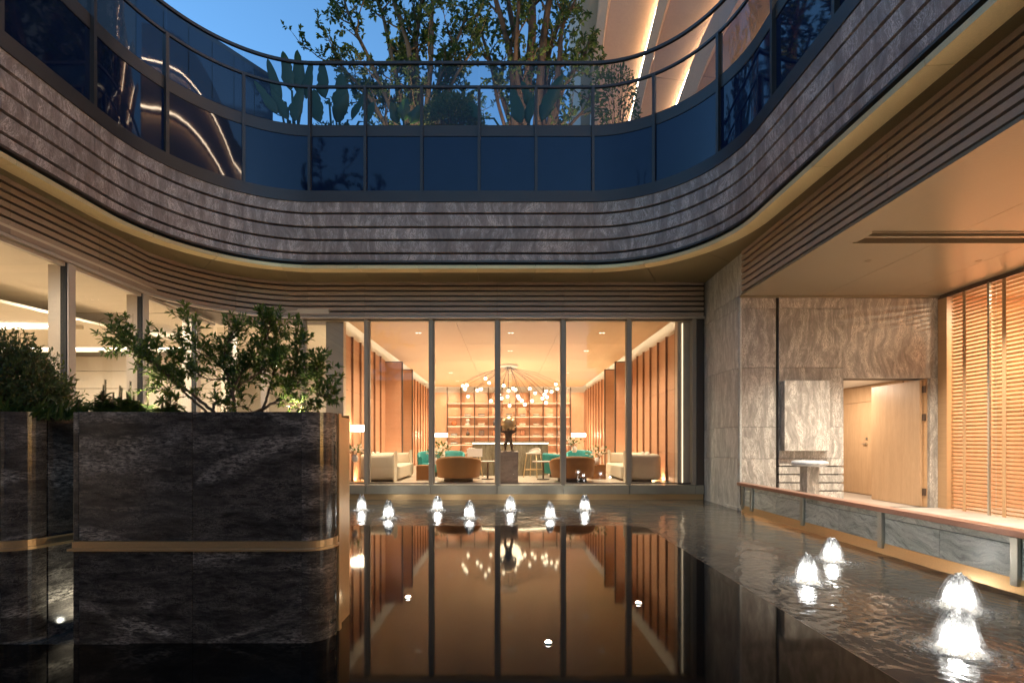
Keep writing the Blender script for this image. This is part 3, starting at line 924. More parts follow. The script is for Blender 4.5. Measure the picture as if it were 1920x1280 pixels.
# back shelving
sh = thing('bookcase', 'copper back wall bookcase with thin dark uprights and lit shelves', 'bookcase', (0, 27.2, FZ))
ux = [-3.34 + .77 * i for i in range(10)]
for a, b in zip([RX0 + .05] + ux, ux + [RX1 - .05]):
    z = FZ
    for z1 in (E + .1, E + 2.0, E + 2.78):
        MB().box(a + .02, b - .02, RY1 - .04, RY1 + .015, z + .004, z1 - .004).build('back_panel', M_shelfw, sh)
        z = z1
for x in ux:
    MB().box(x - .018, x + .018, RY1 - .36, RY1 - .05, FZ, E + 3.05).build('upright', M_bronze, sh)
SHZ = [-.62, -.14, .33, .90, 1.43, 2.2]
for z in SHZ:
    for a, b in zip(ux[:-1], ux[1:]):
        MB().box(a + .02, b - .02, RY1 - .34, RY1 - .05, E + z - .03, E + z).build('shelf', M_panel, sh)
    MB().box(ux[0] + .03, ux[-1] - .03, RY1 - .10, RY1 - .085, E + z - .045, E + z - .032).build('shelf_light', M_leds, sh)
# shelf objects
order = ['first', 'second', 'third', 'fourth', 'fifth', 'sixth', 'seventh', 'eighth', 'ninth']
lev = {1.43: 'top stocked shelf', .90: 'second stocked shelf', .33: 'third stocked shelf', -.14: 'low shelf'}
bookc = [plain('book_grey', (.09, .085, .085), .6), plain('book_cream', (.66, .58, .48), .6), plain('book_brown', (.24, .14, .09), .6), plain('book_pale', (.5, .47, .43), .6)]
def books(bay, z, c, n=3):
    x = ux[bay] + .385
    t = thing('book_stack', '%s stack of books on the %s, %s bay from left' % (['dark grey', 'cream', 'brown', 'pale grey'][c], lev[z], order[bay]), 'books', (x, RY1 - .2, E + z), 'books on the lounge shelves')
    zz = E + z
    for k in range(n):
        h = rnd.uniform(.035, .05); w = rnd.uniform(.15, .19)
        MB().box(x - w, x + w, RY1 - .32, RY1 - .10, zz, zz + h).build('book', bookc[c if k != 1 else (c + 3) % 4], t)
        zz += h + .001
for bay, z, c in [(1, 1.43, 0), (2, 1.43, 0), (3, 1.43, 3), (4, 1.43, 0), (5, 1.43, 0), (6, 1.43, 1), (7, 1.43, 1), (2, .90, 1), (5, .90, 1), (6, .90, 2), (7, .90, 1),
                  (0, .33, 0), (7, .33, 1), (6, .33, 3), (0, -.14, 0), (1, -.14, 2)]:
    books(bay, z, c, 3 if c != 3 else 2)
def shelf_item(name, label, cat, bay, z, fn, mat):
    x = ux[bay] + .385
    o = fn(x, RY1 - .2, E + z).build(name, mat, None, smooth=True)
    return tag(o, label, cat)
shelf_item('disc_ornament', 'round orange disc ornament on second stocked shelf at far left', 'ornament', 0, .90,
           lambda x, y, z: MB().sphere((x, y, z + .15), .15, 20, 12, (1, .3, 1)), plain('orange_ceramic', (.45, .14, .05), .4))
shelf_item('pot', 'grey pot with square body on the second stocked shelf', 'pot', 1, .90,
           lambda x, y, z: MB().lathe([(.12, 0), (.15, .02), (.15, .12), (.06, .16), (.06, .20), (.11, .24), (.12, .36), (.10, .38)], 20, (x, y, z)), bookc[3])
shelf_item('bottle_vase', 'dark bottle vase with a thin neck on the third stocked shelf', 'vase', 1, .33,
           lambda x, y, z: MB().lathe([(.05, 0), (.10, .05), (.11, .12), (.07, .20), (.025, .25), (.022, .38), (.03, .40)], 20, (x, y, z)), plain('dark_ceramic', (.05, .035, .03), .35))
shelf_item('canister', 'dark grey canister on second stocked shelf left of the statue globe', 'canister', 3, .90,
           lambda x, y, z: MB().lathe([(.11, 0), (.12, .02), (.12, .26), (.09, .28), (.09, .33), (.02, .34)], 20, (x, y, z)), bookc[0])
picm = [plain('picture_grey', (.16, .11, .09), .5, 0, 9, .5), plain('picture_orange', (.50, .20, .09), .5, 0, 9, .5), plain('picture_brown', (.36, .16, .09), .5, 0, 9, .5), plain('picture_pale', (.4, .3, .25), .5, 0, 9, .5)]
for i, (bay, lab) in enumerate([(2, 'small dark framed picture on third stocked shelf, left of the orange one'), (3, 'small orange framed picture on third stocked shelf left of the statue'),
                                (5, 'small brown framed picture on third stocked shelf right of the statue'), (8, 'small dark framed picture in the rightmost shelf bay')]):
    x = ux[bay] + (.385 if bay != 8 else .2)
    p = thing('framed_picture', lab, 'picture', (x, RY1 - .2, E + .33), 'framed pictures on the lounge shelves')
    MB().box(x - .15, x + .15, RY1 - .20, RY1 - .17, E + .331, E + .65).build('frame', M_bronze, p)
    MB().box(x - .125, x + .125, RY1 - .207, RY1 - .201, E + .36, E + .625).build('print', picm[i], p)

# bar counter, gently bowed front
bar = thing('bar_counter', 'curved bar counter of brown ribbed stone with glowing top edge', 'bar counter', (.1, 15.8, FZ))
def bow(x0, x1, y, sag, n=16):
    return [(x0 + (x1 - x0) * i / n, y - sag * (1 - (2 * i / n - 1) ** 2)) for i in range(n + 1)]
fr = bow(-1.12, 1.35, 15.75, .32)
MB().prism(fr + [(1.35, 16.6), (-1.12, 16.6)], FZ, E - .06).build('bar_body', M_barst, bar, bevel=.005)
MB().prism(bow(-1.17, 1.40, 15.70, .32) + [(1.40, 16.65), (-1.17, 16.65)], E - .03, E + .02).build('counter_top', M_barst, bar)
lt = MB()
for a, b in zip(fr[:-1], fr[1:]):
    lt.add([(a[0], a[1] - .012, E - .055), (b[0], b[1] - .012, E - .055), (b[0], b[1] - .012, E - .035), (a[0], a[1] - .012, E - .035)], [(0, 1, 2, 3)])
lt.build('light_strip', M_led, bar)

# statue on pedestal
ped = thing('pedestal', 'square veined beige stone pedestal under the bronze statue', 'pedestal', (.05, 13.1, FZ))
MB().box(-.225, .305, 12.85, 13.35, FZ, E - .28).build('plinth_block', M_travert, ped, bevel=.008)
MB().box(-.24, .32, 12.83, 13.37, E - .279, E - .262).build('top_slab', M_travert, ped, bevel=.004)
st = thing('statue', 'bronze figure carrying a large golden globe on its shoulders', 'statue', (.05, 13.1, E - .26))
def skin_figure(name, verts, edges, radii, mat, parent, sub=2):
    me = bpy.data.meshes.new(name)
    me.from_pydata(verts, edges, [])
    me.materials.append(mat)
    o = link(name, me, parent, local=True)
    bm = bmesh.new(); bm.from_mesh(me)
    lay = bm.verts.layers.skin.verify()
    for v, r in zip(bm.verts, radii):
        v[lay].radius = (r, r)
    bm.verts.ensure_lookup_table()
    bm.verts[0][lay].use_root = True
    bm.to_mesh(me); bm.free()
    o.modifiers.new('skin', 'SKIN')
    s = o.modifiers.new('sub', 'SUBSURF'); s.levels = 1; s.render_levels = sub
    return o
v = [(0, .02, .30), (0, .0, .40), (0, -.04, .50), (0, -.05, .545), (-.01, -.12, .575), (-.015, -.15, .60),
     (-.065, .03, .28), (-.10, -.06, .17), (-.085, .02, .05), (-.09, -.04, .012),
     (.065, .03, .28), (.085, -.07, .16), (.10, .03, .05), (.105, -.03, .012),
     (-.095, -.02, .53), (-.20, -.06, .53), (-.20, -.06, .645), (-.185, -.03, .70),
     (.095, -.02, .53), (.19, -.06, .54), (.20, -.06, .655), (.185, -.03, .71)]
e = [(0, 1), (1, 2), (2, 3), (3, 4), (4, 5), (0, 6), (6, 7), (7, 8), (8, 9), (0, 10), (10, 11), (11, 12), (12, 13), (2, 14), (14, 15), (15, 16), (16, 17), (2, 18), (18, 19), (19, 20), (20, 21)]
r = [.075, .08, .095, .04, .05, .035, .06, .045, .028, .022, .06, .045, .028, .022, .045, .032, .024, .02, .045, .032, .024, .02]
skin_figure('figure', v, e, r, M_statue, st)
MB().sphere((0, .03, .755), .20, 28, 18).build('globe', M_globe, st, smooth=True, local=True)
for k in range(3):
    t = k * math.pi / 3
    MB().tube([(.204 * math.cos(a) * math.cos(t), .03 + .204 * math.cos(a) * math.sin(t), .755 + .204 * math.sin(a)) for a in [2 * math.pi * i / 32 for i in range(33)]], .005, 6).build('globe_band', M_gold, st, smooth=True, local=True)
MB().lathe([(.16, 0), (.16, .012), (.14, .018)], 24).build('base', M_statue, st, local=True)

# seats
def rounded_box(mb, x0, x1, y0, y1, z0, z1, r, n=5):
    pts = []
    for cx, cy, t in ((x1 - r, y1 - r, 0), (x0 + r, y1 - r, 90), (x0 + r, y0 + r, 180), (x1 - r, y0 + r, 270)):
        for k in range(n + 1):
            a = R(t + 90 * k / n); pts.append((cx + r * math.cos(a), cy + r * math.sin(a)))
    return mb.prism(pts, z0, z1)
def arc_shell(mb, cx, cy, ro, ri, a0, a1, z0, ztop, n=20, lean=.0, sy=1.0):
    """upright curved back: ztop is a function of 0..1 along the arc"""
    vs = []; fs = []
    for i in range(n + 1):
        u = i / n; a = a0 + (a1 - a0) * u
        c, s_ = math.cos(a), math.sin(a)
        zt = ztop(u)
        for rr, z in ((ro - .03, z0), (ro + lean, zt - .05), (ro + lean - .03, zt), (ri + lean + .03, zt), (ri + lean, zt - .05), (ri, z0)):
            vs.append((cx + rr * c, cy + rr * s_ * sy, z))
    for i in range(n):
        for k in range(6):
            fs.append((i * 6 + k, (i + 1) * 6 + k, (i + 1) * 6 + (k + 1) % 6, i * 6 + (k + 1) % 6))
    fs.append(tuple(range(5, -1, -1))); fs.append(tuple(n * 6 + k for k in range(6)))
    return mb.add(vs, fs)
def sofa(label, loc, mirror):
    s = thing('sofa', label, 'sofa', loc, 'cream sofas in the lounge')
    k = -1 if mirror else 1
    # local: back along the wall (x=0 side), seat towards +x*k, near end is y=0
    def X(a): return k * a
    m = MB(); rounded_box(m, min(X(.18), X(1.12)), max(X(.18), X(1.12)), .22, 2.3, .06, .42, .10).build('seat', M_sofa, s, smooth=False, bevel=.04, local=True)
    m = MB()
    pts = [(1.05, .0), (.35, .0), (.1, .08), (.0, .35), (.0, 2.1), (.08, 2.42), (.35, 2.5), (1.0, 2.5)]
    inn = [(1.05, .2), (.42, .2), (.28, .25), (.2, .42), (.2, 2.05), (.27, 2.24), (.42, 2.3), (1.0, 2.3)]
    n = len(pts)
    vs = []
    for (a, b), (c, d) in zip(pts, inn):
        vs += [(X(a), b, .05), (X(a), b, .74), (X(c), d, .74), (X(c), d, .05)]
    fs = []
    for i in range(n - 1):
        for q in range(4):
            f = (i * 4 + q, i * 4 + (q + 1) % 4, (i + 1) * 4 + (q + 1) % 4, (i + 1) * 4 + q)
            fs.append(f)
    fs += [(0, 1, 2, 3), tuple((n - 1) * 4 + q for q in (3, 2, 1, 0))]
    m.add(vs, fs)
    o = m.build('backrest', M_sofa, s, smooth=True, bevel=.09, local=True)
    for cx, cy, rz in ((.30, .62, .15), (.33, .98, -.1)):
        c = MB().sphere((0, 0, 0), .22, 14, 10, (.32, 1, 1)).build('cushion', M_cush, s, smooth=True, local=True)
        c.location = (X(cx + .04), cy, .60); c.rotation_euler = (0, -.3 * k, rz)
    for y in (.2, 2.3):
        MB().box(min(X(.3), X(.95)), max(X(.3), X(.95)), y - .03, y + .03, 0, .06).build('leg', M_bronze, s, local=True)
    return s
sofa('cream sofa with two cushions against the left lounge wall', (-4.05, 13.0, FZ), False)
sofa('cream sofa against the right lounge wall', (4.25, 13.0, FZ), True)
def tub_chair(label, loc, rz, mat, w=.56, h=.66, low=.40, group=None, leg=M_bronze):
    c = thing('armchair', label, 'armchair', loc, group, rz)
    # back towards -y, opening towards +y
    m = MB()
    arc_shell(m, 0, 0, w, w - .10, R(160), R(380), .12, lambda u: low + (h - low) * math.sin(math.pi * min(1, max(0, u))) ** .6, 22, .03)
    m.build('backrest', mat, c, smooth=True, bevel=.01, local=True)
    m = MB().lathe([(w - .12, .16), (w - .09, .2), (w - .09, .36), (w - .14, .42), (.01, .43)], 28)
    m.build('seat', mat, c, smooth=True, local=True)
    m = MB().lathe([(w - .2, 0), (w - .2, .16)], 24).build('base', leg, c, smooth=True, local=True)
    return c
tub_chair('brown leather tub armchair seen from behind, left of the statue', (-1.32, 13.3, FZ), 0, M_rust, .60, .70, .45, 'brown tub armchairs')
tub_chair('brown leather tub armchair seen from behind, right of the statue', (1.80, 13.3, FZ), 0, M_rust, .60, .70, .45, 'brown tub armchairs')
tub_chair('teal velvet tub chair beside bar stool, right of the bar', (1.52, 14.9, FZ), R(-60), M_teal, .40, .74, .62, 'teal tub chairs')
tub_chair('teal velvet tub chair behind the right brown armchair', (2.35, 15.6, FZ), R(170), M_teal, .42, .82, .62, 'teal tub chairs')
tub_chair('teal velvet tub chair behind left brown armchair near the sign', (-1.75, 15.4, FZ), R(180), M_teal, .40, .80, .62, 'teal tub chairs')
tub_chair('dark green tub chair behind the left brown armchair near the flowers', (-2.35, 15.0, FZ), R(200), M_teal, .40, .80, .62, 'teal tub chairs')
# bar stools
def stool(label, loc, rz=0):
    s = thing('bar_stool', label, 'stool', loc, 'bar stools', rz)
    rounded_box(MB(), -.20, .20, -.19, .19, .70, .75, .08).build('seat', M_framew, s, local=True, bevel=.01)
    arc_shell(MB(), 0, 0, .22, .19, R(200), R(340), .75, lambda u: .80 + .10 * math.sin(math.pi * u), 14).build('backrest', M_framew, s, smooth=True, local=True)
    for sx in (-1, 1):
        for sy in (-1, 1):
            MB().tube([(sx * .16, sy * .15, .70), (sx * .23, sy * .22, 0)], .012, 8).build('leg', M_gold, s, smooth=True, local=True)
    MB().tube([(-.21, .2, .24), (.21, .2, .24)], .010, 6).tube([(-.21, -.2, .24), (.21, -.2, .24)], .010, 6).build('footrest', M_gold, s, local=True)
    return s
stool('pale bar stool with thin gold legs right of the statue', (.82, 14.75, FZ), R(150))
stool('pale bar stool with low back left of the statue behind the sign', (-1.05, 15.2, FZ), R(200))
# small side tables and flower arrangements
def side_table(label, loc):
    t = thing('side_table', label, 'table', loc, 'lounge side tables')
    MB().lathe([(.30, .50), (.31, .51), (.31, .525), (.30, .53)], 28).build('table_top', M_travert, t, smooth=False, local=True)
    MB().lathe([(.025, .02), (.025, .50)], 12).build('stem', M_bronze, t, local=True)
    MB().lathe([(.18, 0), (.18, .02), (.03, .03)], 20).build('base', M_bronze, t, local=True)
side_table('round side table between left brown armchair and the bar', (-.55, 14.0, FZ))
side_table('round side table between the bar stool and right brown armchair', (1.05, 13.9, FZ))
def cube_table(label, loc):
    o = MB().box(-.22, .22, -.22, .22, 0, .42).build('side_block', M_rust, None, bevel=.01); o.location = loc
    tag(o, label, 'side block')
cube_table('low brown block table between the left sofa and armchair', (-2.32, 13.8, FZ))
cube_table('low brown block table right of the right brown armchair', (2.65, 14.2, FZ))
def bouquet(label, loc, r=.22, seed=1):
    q = random.Random(seed)
    t = thing('flower_vase', label, 'flowers', loc, 'flower arrangements in the lounge')
    MB().lathe([(.05, 0), (.08, .05), (.08, .14), (.05, .18), (.055, .20)], 16).build('vase', M_white, t, smooth=True, local=True)
    lf, fl, sm = MB(), MB(), MB()
    for k in range(60):
        d = Vector((q.uniform(-1, 1), q.uniform(-1, 1), q.uniform(.2, 1.3))).normalized()
        p = Vector((0, 0, .18)) + d * q.uniform(.3, 1) * r * 1.5
        (fl if k % 2 else lf).leaf(p, d + Vector((q.uniform(-.6, .6), q.uniform(-.6, .6), 0)), Vector((q.uniform(-1, 1), q.uniform(-1, 1), 1)), .10, .06)
        if k % 5 == 0: sm.tube([(0, 0, .1), tuple(p)], .004, 5)
    lf.build('foliage', M_leafp, t, local=True, kind='stuff'); fl.build('blossoms', M_flower, t, local=True, kind='stuff'); sm.build('stems', M_bark, t, local=True)
bouquet('flower vase behind left brown armchair', (-2.1, 14.2, FZ + .42), .24, 3)
bouquet('flower vase with trailing blossom right of the right brown armchair', (2.65, 14.2, FZ + .42), .26, 5)
bouquet('small flower vase between the two teal chairs on the right', (2.1, 15.0, FZ + .75), .2, 7)
bouquet('leafy plant vase behind the left sofa beside the lamp', (-4.0, 12.75, FZ + .55), .2, 9)
bouquet('white flower vase above the left teal chairs', (-1.95, 14.7, FZ + .6), .2, 11)
# placard stand
pl = thing('placard_stand', 'white placard on a thin stand between left armchair and the bar', 'sign', (-.95, 14.3, FZ))
MB().box(-1.16, -.72, 14.29, 14.31, E - .44, E - .20).build('placard', M_white, pl)
MB().box(-.955, -.925, 14.315, 14.335, FZ + .02, E - .22).build('stem', M_bronze, pl)
MB().box(-1.1, -.8, 14.2, 14.45, FZ, FZ + .02).build('base', M_bronze, pl)
# floor lamps
def floor_lamp(label, x, y, zc, w, h):
    t = thing('floor_lamp', label, 'lamp', (x, y, FZ), 'lounge floor lamps')
    MB().lathe([(w * .5, -h / 2), (w * .5, h / 2)], 28, (x, y, E + zc)).build('lamp_shade', M_lamp, t, smooth=True)
    MB().tube([(x, y, FZ + .02), (x, y, E + zc - h / 2 + .02)], .012, 8).build('stem', M_gold, t)
    MB().lathe([(.15, 0), (.15, .02), (.02, .03)], 20, (x, y, FZ)).build('base', M_gold, t)
    lamp('floor_lamp_bulb', 'POINT', (x, y, E + zc), 30, (1.0, .76, .48), shadow_soft_size=.12)
floor_lamp('white drum floor lamp beside the left sofa near the window', -3.92, 12.95, .36, .50, .16)
floor_lamp('white drum floor lamp at the left end of the bookcase', -3.45, 25.2, .35, .75, .18)
floor_lamp('white drum floor lamp at the right end of the bookcase', 3.75, 25.2, .35, .75, .18)

# chandelier
chn = thing('chandelier', 'chandelier of many glowing glass globes on thin splayed rods', 'chandelier', (.1, 19.4, E + 3.08))
MB().lathe([(.36, -.001), (.36, -.07), (.33, -.09), (.0, -.09)], 36, (.1, 19.4, E + 3.085)).build('canopy', M_white, chn, smooth=False)
gl = [(662, 175), (703, 225), (408, 258), (452, 250), (432, 295), (612, 295), (570, 308), (465, 378), (722, 428), (865, 257), (818, 355), (842, 398), (920, 315), (910, 380), (972, 287), (998, 303),
      (1026, 375), (1042, 402), (1070, 425), (932, 480), (1105, 468), (1160, 290), (1220, 340), (1187, 428), (1345, 318), (1325, 357), (1405, 325), (1303, 400), (1353, 385), (1343, 448), (1453, 240), (1470, 292)]
for gx, gy in gl:
    y = 19.4 + rnd.uniform(-1.3, 1.3)
    p = W(800 + gx / 6, 680 + gy / 6, y)
    g = MB().sphere(p, .064, 12, 8).build('globe', M_bulb, chn, smooth=True)
    MB().lathe([(.03, 0), (.03, .05)], 8, (p.x, p.y, p.z + .058)).build('socket', M_bronze, g)
    top = Vector((.1 + rnd.uniform(-.1, .1), 19.4 + rnd.uniform(-.1, .1), E + 2.99))
    mid = top.lerp(p, .55) + Vector((0, 0, .18))
    MB().tube([top, mid, p + Vector((0, 0, .12))], 0.0055, 5).build('rod', M_bronze, chn, smooth=True)
lamp('chandelier_glow', 'POINT', (.1, 19.4, E + 1.7), 18, (1.0, .80, .52), shadow_soft_size=.5)
# ceiling downlights of the lounge
k = 0
for y, row in ((13.7, 'front'), (16.4, 'second'), (21.6, 'third'), (24.6, 'rear')):
    for x, side in ((-2.5, 'left'), (.12, 'middle'), (2.7, 'right')):
        d = thing('downlight', '%s recessed downlight in the %s row of the wood lounge ceiling' % (side, row), 'downlight', (x, y, E + 3.085), 'recessed lounge downlights')
        MB().box(-.09, .09, -.05, .05, -.006, -.001).build('trim', M_white, d, local=True)
        MB().lathe([(.028, -.008), (.028, -.007)], 12, (-.045, 0, 0)).build('lens', M_dl, d, local=True)
        MB().lathe([(.028, -.008), (.028, -.007)], 12, (.045, 0, 0)).build('lens', M_dl, d, local=True)
        lamp('lounge_downlight_lamp', 'SPOT', (x, y, E + 3.05), 160, (1.0, .87, .66), spot_size=R(130), spot_blend=.9, shadow_soft_size=.03)
for sx in (-1, 1):
    xx = RX0 + .16 if sx < 0 else RX1 - .16
    for y in (13.6, 16.2, 18.8, 21.4, 24.0, 26.4):
        lamp('floor_wash_lamp', 'AREA', (xx - sx * .12, y, FZ + .03), 9, (1.0, .80, .56), shape='RECTANGLE', size=.1, size_y=1.8, aim=(xx + sx * .06, y, FZ + 2))

for x in (-3.3, -1.6, .1, 1.8, 3.5):
    lamp('shelf_wash_lamp', 'SPOT', (x, 25.9, E + 3.05), 60, (1.0, .77, .52), spot_size=R(110), spot_blend=.9, shadow_soft_size=.03, aim=(x, 27.4, E + .9))
# ================================================================== PLANTERS
def arc_pts(cx, cy, r, a0, a1, n=10):
    return [(cx + r * math.cos(R(a0 + (a1 - a0) * i / n)), cy + r * math.sin(R(a0 + (a1 - a0) * i / n))) for i in range(n + 1)]
PT = E + .212
pa = thing('stone_planter', 'long black stone planter with rounded end and gold band, shrub growing in it', 'planter', (-2.1, 3.7, 0))
ZB = .675                        # gold band
def slab(x0, x1, z0, z1, nm='stone_panel'):
    MB().box(x0, x1, 3.42, 3.50, z0, z1).build(nm, M_plant, pa, bevel=.003)
for z0, z1 in ((-.1, ZB), (ZB + .075, PT)):
    slab(-3.025, -2.225, z0, z1); slab(-2.221, -1.452, z0, z1)
    pts = arc_pts(-1.45, 3.60, .18, -90, 20, 14)
    inn = arc_pts(-1.45, 3.60, .10, 20, -90, 14)
    MB().prism(pts + inn, z0, z1).build('corner_panel', M_plant, pa, smooth=False)
    MB().box(-3.072, -3.029, 3.425, 3.50, z0, z1).build('edge_panel', M_plant, pa, bevel=.006)
band = [(-3.10, 3.405)] + arc_pts(-1.45, 3.60, .195, -90, 20, 14)
bin_ = arc_pts(-1.45, 3.60, .12, 20, -90, 14) + [(-3.10, 3.48)]
MB().prism(band + bin_, ZB + .002, ZB + .022).build('gold_rail', M_gold, pa, bevel=.003)
band2 = [(-3.07, 3.414)] + arc_pts(-1.45, 3.60, .186, -90, 20, 14)
MB().prism(band2 + bin_, ZB + .023, ZB + .073).build('gold_band', M_gold, pa)
MB().prism([(-3.06, 3.51), (-1.5, 3.51), (-1.36, 3.56), (-1.32, 3.64), (-1.36, 3.98), (-3.06, 3.98)], -.1, PT - .05).build('soil', M_green, pa)
MB().box(-3.06, -1.30, 3.985, 4.0, -.1, PT + .003).build('back_panel', M_gold, pa)
MB().box(-2.27, -1.31, 3.70, 3.715, PT - .03, PT + .006).build('rim', M_gold, pa)
MB().box(-1.315, -1.262, 3.645, 3.70, -.1, PT + .004).build('gold_post', M_gold, pa, bevel=.004)
MB().box(-1.33, -1.30, 3.716, 3.984, -.1, PT - .02).build('end_panel', M_gold, pa)
pb = thing('stone_planter', 'black stone planter at the left picture edge with rounded corner', 'planter', (-3.9, 3.7, 0))
for z0, z1 in ((-.1, ZB), (ZB + .075, PT + .004)):
    MB().box(-5.6, -3.585, 3.42, 3.50, z0, z1).build('stone_panel', M_plant, pb, bevel=.003)
    pts = arc_pts(-3.58, 3.60, .18, -90, -8, 12)
    inn = arc_pts(-3.58, 3.60, .10, -8, -90, 12)
    MB().prism(pts + inn, z0, z1).build('corner_panel', M_plant, pb)
    MB().prism([(-3.398, 3.585), (-3.32, 3.84), (-3.36, 3.87), (-3.48, 3.60)], z0, z1).build('side_panel', M_plant, pb)
bn = [(-5.6, 3.405)] + arc_pts(-3.58, 3.60, .195, -90, -8, 12) + [(-3.30, 3.86), (-3.40, 3.90)]
MB().prism(bn + [(-3.6, 3.55), (-5.6, 3.55)], ZB + .002, ZB + .022).build('gold_rail', M_gold, pb)
bn = [(-5.6, 3.414)] + arc_pts(-3.58, 3.60, .186, -90, -8, 12) + [(-3.31, 3.86), (-3.40, 3.90)]
MB().prism(bn + [(-3.6, 3.55), (-5.6, 3.55)], ZB + .023, ZB + .073).build('gold_band', M_gold, pb)
MB().prism([(-5.6, 3.51), (-3.6, 3.51), (-3.49, 3.60), (-3.40, 3.90), (-3.4, 4.3), (-5.6, 4.3)], -.1, PT - .05).build('soil', M_green, pb)
# small submerged lamp between the planters
gp = thing('gap_lamp', 'small lamp at the water line between the two black planters', 'lamp', (-3.17, 3.62, .02))
MB().lathe([(.02, 0), (.03, .012), (.028, .02), (.001, .024)], 14).build('housing', M_bronze, gp, local=True)
lamp('gap_lamp_light', 'SPOT', (-3.19, 3.70, .05), 2.5, (1.0, .98, .82), spot_size=R(120), spot_blend=.7, shadow_soft_size=.02, aim=(-3.36, 3.78, .45))

# ------------------------------------------------------------------ branching plants
def catmull(pts, n=6):
    P = [Vector(p) for p in pts]
    P = [P[0] * 2 - P[1]] + P + [P[-1] * 2 - P[-2]]
    out = []
    for i in range(1, len(P) - 2):
        for k in range(n):
            t = k / n
            a, b, c, d = P[i - 1], P[i], P[i + 1], P[i + 2]
            out.append(.5 * ((2 * b) + (c - a) * t + (2 * a - 5 * b + 4 * c - d) * t * t + (3 * b - a - 3 * c + d) * t ** 3))
    out.append(P[-2])
    return out
def rv(q, s=1.0):
    while True:
        v = Vector((q.uniform(-1, 1), q.uniform(-1, 1), q.uniform(-1, 1)))
        if .05 < v.length < 1: return v.normalized() * s
def sprout(q, wood, leaf, path, r0, r1, tw_n, tw_len, lf_n, lf_len, lf_w, start=.25, up=.35, sub=True, rosette=0, bias=None, droop=.1):
    n = len(path)
    rad = [r0 + (r1 - r0) * i / (n - 1) for i in range(n)]
    wood.tube(path, rad, 7)
    for k in range(tw_n):
        t = start + (1 - start) * (k + q.random()) / tw_n
        i = min(n - 2, int(t * (n - 1)))
        p = path[i].lerp(path[i + 1], t * (n - 1) - i)
        d0 = (path[i + 1] - path[i]).normalized()
        d = (d0 * .7 + rv(q, .95) + Vector((0, 0, up))).normalized()
        if bias is not None: d = (d + bias * .3).normalized()
        L = tw_len * q.uniform(.5, 1.25)
        pts = [p]
        for j in range(4):
            d = (d + rv(q, .28) + Vector((0, 0, up * .25))).normalized()
            pts.append(pts[-1] + d * L / 4)
        wood.tube(pts, [max(r1 * .8, .0012) * (1 - .15 * j) for j in range(5)], 4, False)
        for j in range(lf_n):
            u = .25 + .75 * (j + q.random()) / lf_n
            jj = min(3, int(u * 4))
            pp = pts[jj].lerp(pts[jj + 1], u * 4 - jj)
            dd = (pts[jj + 1] - pts[jj]).normalized()
            ld = (dd * .8 + rv(q, .9) + Vector((0, 0, .15))).normalized()
            leaf.leaf(pp, ld, (rv(q, .6) + Vector((0, -.15, 1))), lf_len * q.uniform(.6, 1.25), lf_w * q.uniform(.7, 1.2), .2, droop)
        for j in range(rosette):
            ld = (d + rv(q, .9)).normalized()
            leaf.leaf(pts[-1], ld, rv(q, .6) + Vector((0, 0, 1)), lf_len * q.uniform(.7, 1.2), lf_w * q.uniform(.8, 1.2), .2, droop)

q = random.Random(5)
shrub = thing('planter_shrub', 'wide spreading leafy green shrub in the long black planter', 'shrub', (-2.05, 3.75, PT - .06))
wood_, leaf_ = MB(), MB()
def c7(pts, y0, y1):
    n = len(pts)
    return [W(180 + x / 4, 570 + y / 4, y0 + (y1 - y0) * i / (n - 1)) for i, (x, y) in enumerate(pts)]
BR = [
    ([(885, 815), (740, 690), (600, 585), (470, 450), (360, 330), (230, 270), (110, 200)], 3.75, 3.70, .013, 52),
    ([(830, 815), (700, 690), (560, 560), (430, 440), (300, 370), (200, 290)], 3.72, 3.55, .010, 46),
    ([(885, 815), (890, 745), (1000, 690), (1010, 560), (900, 440), (770, 360), (640, 290)], 3.78, 3.90, .011, 50),
    ([(900, 440), (780, 310), (700, 190), (650, 100)], 3.85, 3.9, .004, 16),
    ([(1045, 815), (1030, 640), (1120, 480), (1220, 350), (1290, 200), (1300, 110)], 3.80, 3.70, .012, 56),
    ([(1050, 815), (990, 560), (960, 400), (1000, 260), (1100, 160)], 3.82, 3.95, .010, 44),
    ([(1180, 815), (1330, 740), (1430, 660), (1470, 540), (1510, 390), (1500, 250)], 3.78, 3.70, .012, 52),
    ([(1430, 660), (1540, 570), (1620, 500), (1690, 470)], 3.76, 3.66, .006, 34),
    ([(1440, 640), (1600, 650), (1700, 690), (1780, 690)], 3.76, 3.70, .005, 26),
    ([(1240, 815), (1300, 640), (1340, 460), (1350, 300), (1380, 170)], 3.80, 3.90, .011, 50),
    ([(1040, 640), (1150, 560), (1270, 480), (1380, 400)], 3.78, 3.62, .006, 34),
    ([(600, 585), (540, 640), (500, 640)], 3.7, 3.66, .003, 6),
    ([(700, 690), (640, 700), (560, 760)], 3.7, 3.6, .003, 12),
    ([(1010, 560), (840, 560), (720, 480), (620, 420)], 3.82, 3.8, .006, 30),
    ([(1180, 815), (1120, 770), (1000, 780), (930, 800)], 3.7, 3.6, .004, 14),
    ([(1330, 740), (1500, 760), (1600, 790)], 3.7, 3.62, .004, 14)]
for pts, y0, y1, r0, n in BR:
    P = catmull(c7(pts, y0, y1), 6)
    P = [p + rv(q, .006) if 0 < i < len(P) - 1 else p for i, p in enumerate(P)]
    sprout(q, wood_, leaf_, P, r0, .0025, int(n * 1.0), .155, 11, .050, .0165, .22, .25, rosette=4)
tw = catmull([W(200, 622, 3.68), W(188, 612, 3.66), W(186, 602, 3.66), W(196, 596, 3.66)], 5)
wood_.tube(tw, .0015, 4); 
